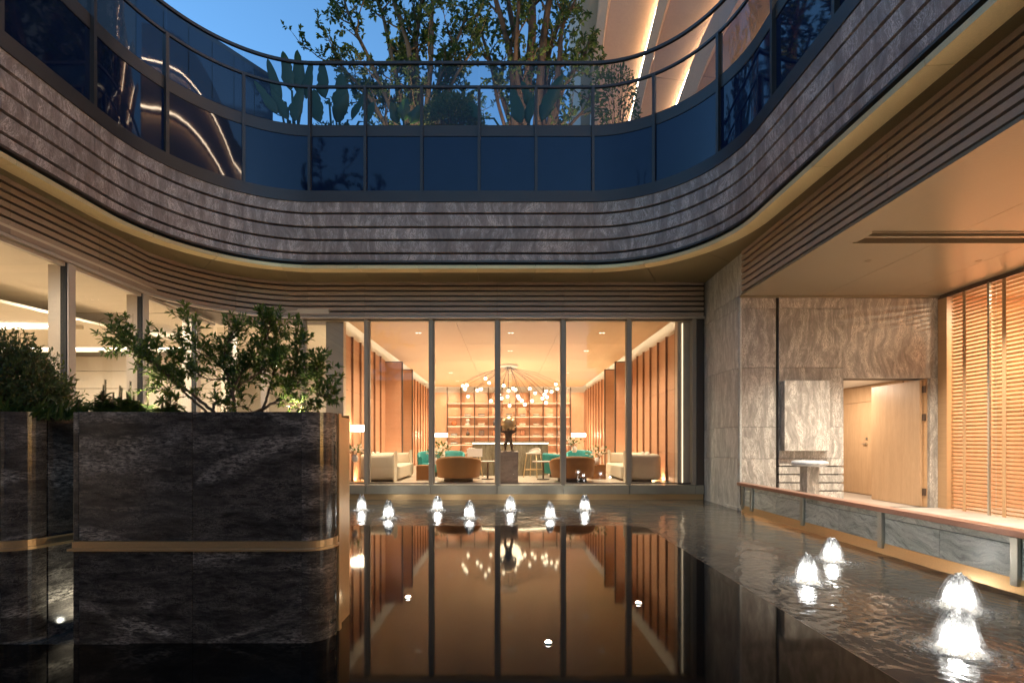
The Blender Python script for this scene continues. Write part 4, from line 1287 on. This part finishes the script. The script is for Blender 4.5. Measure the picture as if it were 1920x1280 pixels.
tw = catmull([W(205, 632, 3.7), W(192, 630, 3.68), W(180, 622, 3.66)], 5)
wood_.tube(tw, .0015, 4)
tw = catmull([W(262, 640, 3.7), W(250, 615, 3.68), W(249, 588, 3.66)], 5)
wood_.tube(tw, .0014, 4)
wood_.build('branches', M_bark, shrub, smooth=True)
leaf_.build('foliage', M_leaf, shrub, kind='stuff')

# round bush in the left planter
bush = thing('round_bush', 'dense rounded dark bush in the left black planter', 'bush', (-3.85, 3.85, PT - .06))
wd, lf = MB(), MB()
C = Vector((-3.97, 3.86, PT - .12))
for k in range(560):
    d = rv(q); d.z = abs(d.z)
    rr = Vector((d.x * .50, d.y * .36, d.z * .72))
    lump = 1 + .10 * math.sin(7 * d.x + 2) + .08 * math.sin(9 * d.z)
    a = C + rr * .35; b = C + rr * lump * q.uniform(.88, 1.04)
    pts = [a, a.lerp(b, .5) + rv(q, .03), b]
    wd.tube(pts, [.003, .002, .0012], 4, False)
    for j in range(20):
        u = .45 + .55 * q.random() ** .8
        p = a.lerp(b, u) + rv(q, .035)
        lf.leaf(p, (d + rv(q, .9)).normalized(), rv(q, .7) + d, q.uniform(.028, .05), q.uniform(.012, .018), .2, .1)
wd.build('branches', M_bark, bush)
lf.build('foliage', M_leafd, bush, kind='stuff')
# grassy tufts under it
gt = thing('grass_tuft', 'strappy grass tuft at the foot of the round bush', 'grass tuft', (-3.6, 3.6, PT - .06))
gl_ = MB()
for k in range(170):
    x = q.uniform(-4.1, -3.05); p = Vector((x, q.uniform(3.5, 3.66), PT - .06))
    d = Vector((q.uniform(-.9, .9), q.uniform(-.4, .2), q.uniform(.5, 1.1))).normalized()
    gl_.leaf(p, d, Vector((q.uniform(-.3, .3), -1, .4)), q.uniform(.10, .20), .011, .2, .45)
gl_.build('blades', M_leafp, gt, kind='stuff')
# perennials with seed spikes
spk = [(165, 745, 'beside the gap of the planters'), (190, 712, 'left of the tall seed spikes'), (212, 722, 'with broad leaves mid way to the shrub'), (235, 716, 'with the tallest seed spike'), (258, 730, 'with a crowd of short spikes'), (285, 742, 'close to the left stem of the shrub'), (315, 745, 'under the low left shrub branches')]
for i, (px, top, lab) in enumerate(spk):
    p0 = W(px, 782, 3.6 + .04 * (i % 3))
    t = thing('seed_spike_plant', 'low leafy perennial ' + lab, 'plant', (p0.x, p0.y, PT - .06), 'perennials in the long planter')
    sm, lf = MB(), MB()
    for k in range(5):
        x = p0.x + q.uniform(-.06, .06); y = p0.y + q.uniform(-.05, .05)
        hz = (E + (828 - top) * p0.y / F - (PT - .06)) * (1 if k == 0 else q.uniform(.55, .9))
        b = Vector((x, y, PT - .06)); tpt = b + Vector((q.uniform(-.02, .02), 0, hz))
        sm.tube([b, tpt], [.002, .0012], 4)
        sp = MB()
        for j in range(60):
            u = .45 + .55 * j / 60
            a = j * 2.4
            pt = b.lerp(tpt, u)
            sp.leaf(pt, Vector((math.cos(a), math.sin(a), .9)), Vector((0, 0, 1)), .014 * (1.25 - .5 * (u - .45)), .008, .3, .1)
        sp.build('seed_spike', M_spike, t)
        for j in range(40):
            u = q.uniform(.05, .62)
            pt = b.lerp(tpt, u)
            a = q.uniform(0, 6.28)
            lf.leaf(pt, Vector((math.cos(a), math.sin(a) * .8, q.uniform(.1, .9))), Vector((0, 0, 1)), q.uniform(.04, .075), q.uniform(.015, .025), .25, .2)
    sm.build('stems', M_bark, t); lf.build('foliage', M_leafp, t, kind='stuff')

# ================================================================== FOUNTAINS
def jet_mesh(seed, h, w):
    q = random.Random(seed)
    ph = [q.uniform(0, 6.28) for _ in range(8)]
    m = MB()
    nr, na = 30, 44
    vs = []
    for i in range(nr + 1):
        u = i / nr
        z = h * (1 - u ** 2.3)
        r = w * (.16 + .68 * u ** .70) + w * .9 * max(0, u - .90) / .10 * .6
        for k in range(na):
            a = 2 * math.pi * k / na
            rag = q.gauss(0, .05) * (1 - .5 * u)
            rr = r * (1 + .10 * math.sin(3 * a + ph[0] + u * 3) + .07 * math.sin(7 * a + ph[1] + u * 5) + .07 * math.sin(13 * a + ph[2] - u * 4) + rag)
            zz = z + h * (.06 * math.sin(5 * a + ph[3]) + .08 * math.sin(2 * a + ph[4]) + .06 * math.sin(9 * a + ph[5])) * (1 - u) + q.gauss(0, .006) * (1 - u)
            vs.append((rr * math.cos(a), rr * math.sin(a), max(zz, .004)))
    fs = [(i * na + k, (i + 1) * na + k, (i + 1) * na + (k + 1) % na, i * na + (k + 1) % na) for i in range(nr) for k in range(na)]
    fs.append(tuple(range(na)))
    m.add(vs, fs)
    s = MB()
    for k in range(300):                      # thin arching strands
        a = q.uniform(0, 6.28); r1 = w * q.uniform(.8, 1.45); z0 = h * q.uniform(.55, 1.0); top = h * q.uniform(.02, .16)
        ca, sa = math.cos(a), math.sin(a)
        e = q.uniform(.55, 1)
        pts = []
        for j in range(6):
            t = j / 5 * e
            rr = w * .2 + (r1 - w * .2) * t ** .8; z = z0 + top * math.sin(math.pi * min(1, t * 1.6)) - z0 * t * t
            pts.append((rr * ca, rr * sa, max(.003, z)))
        w0 = q.uniform(.0007, .0017)
        s.tube(pts, [w0, w0, w0, w0 * .9, w0 * .7, w0 * .5], 4)
    for k in range(260):
        a = q.uniform(0, 6.28); r = w * (.9 + abs(q.gauss(0, .8)))
        s.sphere((r * math.cos(a), r * math.sin(a), q.uniform(.004, h * .5) * math.exp(-(r / w - 1))), q.uniform(.001, .0032), 5, 4)
    sp = MB()
    for k in range(260):                      # froth flecks spreading on the water
        a = q.uniform(0, 6.28); r = w * (1.05 + abs(q.gauss(0, 1.0)))
        L = q.uniform(.006, .04) * (1.3 if r < 1.8 * w else .8); ww = q.uniform(.003, .010)
        c = Vector((r * math.cos(a), r * math.sin(a), .012))
        t = Vector((-math.sin(a), math.cos(a), 0)); n = Vector((math.cos(a), math.sin(a), 0))
        pts = [c + t * L * math.cos(b) * q.uniform(.7, 1.2) + n * (ww * math.sin(b) * q.uniform(.6, 1.2) - .25 * L * math.cos(b) ** 2) for b in [2 * math.pi * j / 7 for j in range(7)]]
        sp.add([(p.x, p.y, .007) for p in pts] + [(c.x, c.y, .013)], [(j, (j + 1) % 7, 7) for j in range(7)])
    return m, s, sp
protos = []
labs_b = ['back row fountain jet, leftmost, beside the gold planter edge', 'back row fountain jet, second from the left, nearer than its neighbours', 'back row fountain jet, third from the left, below the left brown armchair',
          'back row fountain jet, fourth from the left, before the bar', 'back row fountain jet in front of the statue pedestal', 'back row fountain jet, second from the right, nearer than its neighbours', 'back row fountain jet, rightmost, below the right brown armchair']
labs_s = ['side channel fountain jet closest to the stone wall', 'side channel fountain jet close to the still basin edge, further back', 'side channel fountain jet under the parapet at the right edge', 'side channel fountain jet lowest in the picture']
for i, ((x, y), lab) in enumerate(list(zip(JETS_BACK, labs_b)) + list(zip(JETS_SIDE, labs_s))):
    side = i >= 7
    f = thing('fountain_jet', lab, 'fountain', (x, y, 0), 'lit fountain jets in the pool', rnd.uniform(0, 6))
    if side:
        h, w = [(.26, .105), (.27, .105), (.28, .125), (.27, .12)][i - 7]
    else:
        h, w = rnd.uniform(.27, .32), rnd.uniform(.095, .115)
    c, s, sp = jet_mesh(40 + i, h, w)
    c.build('plume', M_foam, f, smooth=True, local=True)
    s.build('strands', M_foam, f, local=True, kind='stuff')
    sp.build('froth', M_foam, f, local=True, kind='stuff')
    MB().lathe([(.02, -.05), (.035, -.04), (.035, -.01), (.02, -.005)], 14).build('nozzle', M_steel, f, local=True)
    lamp('fountain_lamp', 'POINT', (0, 0, h * .42), 5.4 if side else 4.6, (1.0, .97, .90), f, shadow_soft_size=.05)

# pool lights in the still basin
for px, py, lab in ((765, 1120, 'small pool light in the still basin on the left'), (1197, 1131, 'small pool light in the still basin on the right'), (1028, 1205, 'small pool light in the still basin nearest the viewer')):
    Y = F * (E - .03) / (py - 828)
    p = W(px, py, Y)
    f = thing('pool_light', lab, 'pool light', (p.x, p.y, .028), 'pool lights in the still basin')
    MB().lathe([(.030, 0), (.030, .008), (.022, .012)], 18).build('housing', M_steel, f, local=True)
    MB().lathe([(.021, .0122), (.018, .016), (.001, .018)], 16).build('lens', M_pl, f, local=True)

# ================================================================== TERRACE TABLE
tb = thing('pedestal_table', 'round pale marble table on a square stone post behind the parapet', 'table', (5.76, 9.2, .05))
MB().lathe([(.25, .94), (.295, .955), (.31, .985), (.31, 1.0), (.295, 1.03), (.25, 1.045), (.001, 1.048)], 36).build('table_top', M_tabletop, tb, smooth=True, local=True)
MB().box(-.115, .115, -.115, .115, .0, .945).build('stem', M_wall, tb, local=True, bevel=.008)
MB().box(-.17, .17, -.17, .17, 0, .03).build('base', M_wall, tb, local=True)

# ================================================================== ROOF GARDEN
GZ = E + 6.9
def roof_tree(name, label, base, targets, r0, leafL, leafW, twn, lfn, tl, seed, mat_leaf, mat_bark, sub=5):
    q = random.Random(seed)
    t = thing(name, label, 'tree', base)
    wd, lf = MB(), MB()
    base = Vector(base)
    for tgt, rr in targets:
        tgt = Vector(tgt)
        mids = [base + rv(q, .08)]
        for u in (.3, .6, .85):
            mids.append(base.lerp(tgt, u) + rv(q, .18) + Vector((0, 0, .35 * math.sin(math.pi * u))))
        mids.append(tgt)
        mids[0].z = base.z
        P = catmull(mids, 5)
        n = len(P)
        wd.tube(P, [1.15 * rr * (1 - .75 * i / n) for i in range(n)], 9)
        for k in range(sub):
            u = .35 + .6 * (k + q.random()) / sub
            i = int(u * (n - 1)); p = P[i]
            d = ((P[min(n - 1, i + 1)] - P[i - 1]).normalized() + rv(q, 1.0)).normalized()
            L = q.uniform(.7, 1.5)
            pts = [p]
            for j in range(5):
                d = (d + rv(q, .3) + Vector((0, 0, .12))).normalized(); pts.append(pts[-1] + d * L / 5)
            sprout(q, wd, lf, catmull(pts, 3), rr * .28, .007, twn, tl, lfn, leafL, leafW, .15, .2, rosette=3)
        sprout(q, wd, lf, P[int(n * .7):], rr * .3, .008, twn, tl, lfn, leafL, leafW, .0, .2, rosette=3)
    wd.build('trunk', mat_bark, t, smooth=True)
    lf.build('crown', mat_leaf, t, kind='stuff')
    return t
YA = 14.6
roof_tree('garden_tree', 'multi trunk garden tree with warm lit bark above the balustrade', (.60, YA, GZ),
          [((x, y, z), r) for x, y, z, r in (
              (-.5, YA + .3, GZ + 7.6, .13), (.1, YA + .8, GZ + 8.2, .14), (.65, YA, GZ + 8.4, .17), (1.4, YA - .3, GZ + 8.0, .15), (2.1, YA + .2, GZ + 6.6, .11), (1.9, YA + 1.0, GZ + 7.6, .10),
              (-.9, YA + .9, GZ + 6.4, .09), (2.45, YA - .2, GZ + 5.0, .08), (.2, YA - .5, GZ + 6.6, .10), (2.6, YA + .6, GZ + 4.0, .07), (1.6, YA + .8, GZ + 5.2, .08), (-.75, YA + .3, GZ + 5.2, .07))],
          .15, .125, .075, 8, 9, .40, 21, M_leaft, M_bark2, 6)
YB = 13.9
roof_tree('garden_tree', 'dense dark garden tree with fanning branches left of the multi trunk tree', (-2.55, YB, GZ),
          [((x, y, z), r) for x, y, z, r in (
              (-5.1, YB + .2, GZ + 4.6, .07), (-4.6, YB - .3, GZ + 5.6, .08), (-3.9, YB + .4, GZ + 6.4, .09), (-3.2, YB, GZ + 6.6, .10), (-2.5, YB + .5, GZ + 6.8, .10), (-1.9, YB - .2, GZ + 6.4, .09),
              (-1.2, YB + .3, GZ + 5.6, .08), (-.9, YB, GZ + 4.4, .07), (-4.7, YB + .7, GZ + 3.8, .06), (-3.4, YB + .8, GZ + 4.8, .07), (-1.6, YB + .8, GZ + 4.6, .07), (-2.6, YB + .2, GZ + 5.4, .08),
              (-3.8, YB + .2, GZ + 3.2, .05), (-1.3, YB + .5, GZ + 3.0, .05), (-2.2, YB + .9, GZ + 3.6, .06))],
          .12, .12, .06, 9, 9, .34, 22, M_leaft, M_bark, 7)
# far trees that show low between the two
for i, (x, y, h, lab) in enumerate([(-7.5, 24, 6.0, 'distant tree low behind the left banana clump'), (1.2, 26, 7.0, 'distant tree low behind the multi trunk tree'), (-2.6, 27, 6.5, 'distant tree low behind the dark garden tree')]):
    tg = [((x + rnd.uniform(-2.4, 2.4), y + rnd.uniform(-1, 1), GZ + h * rnd.uniform(.7, 1.25)), .06) for _ in range(8)]
    roof_tree('garden_tree', lab, (x, y, GZ), tg, .2, .16, .09, 8, 8, .6, 60 + i, M_leaft, M_bark, 4)

def big_leaf(mb, base, tip, width, sag, q, n=14):
    base = Vector(base); tip = Vector(tip)
    d = tip - base
    side = d.cross(Vector((q.uniform(-.5, .5), -1, q.uniform(-.3, .3)))).normalized()
    nrm = side.cross(d).normalized()
    bend = side * q.uniform(-.10, .10)
    vs = []
    for i in range(n + 1):
        u = i / n
        c = base.lerp(tip, u) + nrm * sag * math.sin(math.pi * u) + Vector((0, 0, -abs(sag) * u * u)) + bend * u * u
        w = width * .5 * (min(1, u / .28) ** .6) * (max(0, 1 - ((u - .28) / .72)) ** .55 if u > .28 else 1)
        w = max(w, .003)
        wl = w * (1 + .07 * math.sin(9 * u + q.uniform(-.5, .5)) - (.22 if q.random() < .12 else 0)); wr = w * (1 + .07 * math.sin(8 * u + 2 + q.uniform(-.5, .5)) - (.22 if q.random() < .12 else 0))
        vs += [c - side * wl + nrm * wl * .45, c, c + side * wr + nrm * wr * .35]
    fs = []
    for i in range(n):
        a = i * 3
        fs += [(a, a + 1, a + 4, a + 3), (a + 1, a + 2, a + 5, a + 4)]
    mb.add(vs, fs)
def banana(label, base, leaves, seed):
    q = random.Random(seed)
    t = thing('banana_plant', label, 'plant', base, 'banana plants in the roof garden')
    b = Vector(base)
    for (bx, by, tx, ty, Y, w) in leaves:
        p0 = W(bx, by, Y); p1 = W(tx, ty, Y + q.uniform(-.15, .15))
        MB().tube([(b.x + q.uniform(-.1, .1), b.y, b.z), tuple(p0.lerp(Vector((b.x, b.y, p0.z)), .3)), tuple(p0)], [.035, .025, .014], 6).build('stalk', M_banana, t, smooth=True)
        m = MB(); big_leaf(m, p0, p1, w, q.uniform(-.04, .05), q)
        o = m.build('leaf', M_banana, t, smooth=True)
        s = o.modifiers.new('thick', 'SOLIDIFY'); s.thickness = .004
banana('cluster of broad upright banana leaves behind the left balustrade curve', (-5.3, 12.1, GZ), [
    (545, 170, 537, 95, 12.1, .34), (560, 180, 563, 92, 12.3, .36), (528, 190, 500, 110, 12.0, .30), (575, 185, 590, 115, 12.4, .34), (520, 215, 478, 150, 11.9, .26), (540, 225, 510, 165, 12.0, .3), (552, 228, 560, 160, 12.0, .34)], 3)
banana('second clump of broad banana leaves right of the left cluster', (-4.3, 12.3, GZ), [
    (610, 185, 605, 115, 12.3, .42), (640, 215, 643, 135, 12.4, .44), (660, 225, 690, 165, 12.3, .30), (600, 230, 588, 165, 12.2, .4), (690, 228, 705, 190, 12.3, .3), (630, 230, 655, 170, 12.2, .36)], 4)
banana('single dark banana leaf clump left of the clipped bush', (-2.6, 12.4, GZ), [(755, 228, 757, 180, 12.4, .36), (745, 232, 730, 190, 12.4, .3), (770, 232, 788, 195, 12.4, .3)], 5)
banana('bright banana plant with raised leaf before the multi trunk tree', (.5, 12.3, GZ), [
    (978, 232, 958, 165, 12.2, .38), (1015, 228, 1050, 135, 12.3, .40), (990, 232, 1000, 175, 12.2, .30), (900, 222, 880, 188, 12.3, .3), (1000, 205, 975, 150, 12.3, .28)], 6)
# clipped round bush and small shrubs
def dome_bush(label, c, rx, rz, n, seed, mat, lab_cat='bush'):
    q = random.Random(seed)
    t = thing('round_bush', label, lab_cat, (c[0], c[1], GZ))
    lf, wd = MB(), MB()
    C = Vector(c)
    for k in range(n):
        d = rv(q)
        d.z = abs(d.z) if q.random() < .8 else d.z
        p = C + Vector((d.x * rx, d.y * rx * .8, d.z * rz)) * q.uniform(.72, 1.04)
        lf.leaf(p, (d + rv(q, .8)).normalized(), rv(q, .6) + d, q.uniform(.07, .12), q.uniform(.03, .05), .2, .1)
        if k % 30 == 0: wd.tube([C - Vector((0, 0, rz * .5)), p], [.012, .004], 4, False)
    wd.build('branches', M_bark, t); lf.build('foliage', mat, t, kind='stuff')
dome_bush('dense clipped dark round bush behind the middle balustrade', (-1.45, 12.9, E + 8.2), .85, .95, 5200, 31, M_leafd)
dome_bush('airy shrub against the lit curved building on the right', (2.9, 12.6, E + 8.3), .55, 1.5, 900, 33, M_leafp, 'shrub')
dome_bush('low dark shrub under the left banana cluster', (-4.5, 13.2, E + 7.6), 1.3, .8, 2600, 34, M_leafd, 'shrub')
# garden uplights
for (x, y, lab, tgt, en) in ((.2, 12.6, 'garden uplight at the foot of the multi trunk tree', (.9, YA + .2, GZ + 5.5), 190), (-2.5, 12.6, 'garden uplight before the dark garden tree', (-2.6, YB + .3, GZ + 5), 150), (3.4, 13.4, 'garden uplight near the lit building', (1.8, YA, GZ + 5), 90)):
    f = thing('garden_uplight', lab, 'uplight', (x, y, GZ), 'garden uplights')
    MB().lathe([(.05, 0), (.06, .03), (.06, .10), (.045, .10), (.045, .07)], 16, cap=False).build('housing', M_bronze, f, local=True)
    lamp('garden_uplight_lamp', 'SPOT', (x, y, GZ + .12), en, (1.0, .76, .46), spot_size=R(70), spot_blend=.6, shadow_soft_size=.05, aim=tgt)

# ================================================================== RIBBON BUILDING (upper right) AND DARK NEIGHBOUR
rb = thing('ribbon_building', 'cream building with tall curved fins and glowing light lines upper right', 'building', (6, 17.5, GZ))
def curve_at(pts, z):
    # pts: list of (z, x) increasing z, linear-quadratic extrapolated
    zs = [p[0] for p in pts]; xs = [p[1] for p in pts]
    c = np.polyfit(zs, xs, 2)
    return float(np.polyval(c, z))
def pc(lst, Y):
    return [((828 - y) * Y / F + E, (x - 950) * Y / F) for x, y in lst]
YF, YP = 17.0, 18.4
L1a = pc([(1123, 0), (1113, 110), (1108, 230)], YF); L1b = pc([(1141, 0), (1128, 110), (1121, 230)], YF)
L2a = pc([(1235, 0), (1209, 104), (1184, 218)], YF); L2b = pc([(1253, 0), (1229, 88), (1202, 200)], YF)
L3a = pc([(1352, 0), (1317, 70), (1273, 190)], YF); L3b = pc([(1385, 0), (1352, 60), (1300, 190)], YF)
L4a = pc([(1500, 0), (1462, 60), (1405, 190)], YF); L4b = pc([(1525, 0), (1486, 60), (1428, 190)], YF)
zs = [GZ - 2 + i * .55 for i in range(29)]
fins = [(L1a, L1b), (L2a, L2b), (L3a, L3b), (L4a, L4b)]
for a, b in fins:
    m = MB(); vs = []; fs = []
    for z in zs:
        xa, xb = curve_at(a, z), curve_at(b, z)
        vs += [(xa, YF, z), (xb, YF, z), (xb + .25, YP + .5, z), (xa + .25, YP + .5, z)]
    for i in range(len(zs) - 1):
        for k in range(4):
            fs.append((i * 4 + k, i * 4 + (k + 1) % 4, (i + 1) * 4 + (k + 1) % 4, (i + 1) * 4 + k))
    fs += [(3, 2, 1, 0), tuple((len(zs) - 1) * 4 + k for k in range(4))]
    m.add(vs, fs).build('fin', M_cream, rb)
for (a, b), (c, d) in zip(fins[:-1], fins[1:]):
    # recessed panel between two fins, in three storeys with a thin joint
    n = len(zs)
    for lo, hi in ((0, 10), (10, 16), (16, 22), (22, n - 1)):
        m = MB(); vs = []; fs = []
        for i in range(lo, hi + 1):
            z = zs[i] + (.008 if i == lo else -.008 if i == hi else 0)
            x0 = curve_at(b, z) + .12; x1 = curve_at(c, z) + .30
            vs += [(x0, YP - .25, z), (x1, YP, z), (x1, YP + .08, z), (x0, YP - .17, z)]
        k_ = hi - lo
        for i in range(k_):
            for k in range(4):
                fs.append((i * 4 + k, i * 4 + (k + 1) % 4, (i + 1) * 4 + (k + 1) % 4, (i + 1) * 4 + k))
        fs += [(3, 2, 1, 0), tuple(k_ * 4 + k for k in range(4))]
        m.add(vs, fs).build('recess_panel', M_cream, rb)
    MB().tube([(curve_at(c, z) + .10, YP - .22, z) for z in zs], .022, 6).build('light_line', M_ledr, rb, smooth=True)
MB().box(2.9, 14, YP + .55, YP + 4, GZ - 2, GZ + 13).build('building_core', M_cream, rb)
nb = thing('dark_building', 'dark glazed building rising behind the left balustrade', 'building', (-8.5, 13, GZ))
MB().prism([(-8.6, 11.2), (-6.75, 13.95), (-9.5, 16), (-16, 12.5), (-12, 8)], GZ, E + 10.55).build('building_core', M_darkb, nb)
for k in range(6):
    a = Vector((-8.6, 11.2)).lerp(Vector((-6.75, 13.95)), k / 6)
    b = Vector((-8.6, 11.2)).lerp(Vector((-6.75, 13.95)), (k + 1) / 6)
    n = Vector((b - a).to_tuple()); n = Vector((n.y, -n.x)).normalized()
    a2, b2 = a + (b - a) * .02, b - (b - a) * .02
    MB().prism([tuple(a2 + n * .002), tuple(b2 + n * .002), tuple(b2 + n * .03), tuple(a2 + n * .03)][::-1], GZ + .1, E + 10.4).build('facade_panel', M_span, nb)

for (x, y, tgt, en, lab) in ((-1.55, 3.62, (-1.75, 3.75, 2.1), 6, 'small spike light at the gold end of the long planter'), (-2.6, 3.60, (-2.7, 3.75, 2.1), 7, 'small spike light among the perennials')):
    f = thing('spike_light', lab, 'spike light', (x, y, PT - .06), 'planter spike lights')
    MB().lathe([(.012, 0), (.018, .01), (.018, .04), (.014, .04), (.013, .03)], 12, cap=False).build('housing', M_bronze, f, local=True)
    lamp('spike_lamp', 'SPOT', (x, y, PT - .01), en, (1.0, .86, .62), spot_size=R(110), spot_blend=.8, shadow_soft_size=.02, aim=tgt)

# upper storeys of the ribbon building sweep along the terrace side (mirrored in the left glass)
EAV = Path().arc((-.5, 11.38), 9.0, .30, -.042).line((8.492, 11.002), (9.3, -8))
for z0, z1, of in ((7.0, 9.6, -.9), (9.7, 12.3, -.6), (12.4, 14.9, -.35), (15.1, 16.9, -.05), (17.1, 18.6, .15)):
    ribbon(EAV, 0, EAV.L, rect(of - .35, of, E + z0, E + z1), step=.5).build('fascia_band', M_cream, rb)
for z, of in ((15.0, .02), (17.0, .2)):
    ribbon(EAV, 0, EAV.L, rect(of - .05, of, E + z - .035, E + z + .035), step=.5).build('light_line', M_ledr, rb)
ribbon(EAV, 0, EAV.L, rect(-6, -1.26, E + 6.9, E + 18.5), step=1.0).build('building_core', M_cream, rb)
# tall tree behind the viewer, mirrored in the spandrels
src = [o for o in bpy.data.objects if o.name.startswith('garden_tree')][1]
for i, (x, y, s, rz, lab) in enumerate(((-11.5, -10, 2.7, .6, 'tall tree standing behind the viewer beyond the rear wall'), (10.5, -9, 2.3, 2.2, 'second tall tree behind the viewer beyond the rear wall'))):
    t = thing('tall_tree', lab, 'tree', (x, y, -.6), None, rz)
    t.scale = (s, s, s)
    for ch in src.children:
        c_ = ch.copy(); COL.objects.link(c_); c_.parent = t
        c_.matrix_parent_inverse = Matrix.Translation(-src.location)
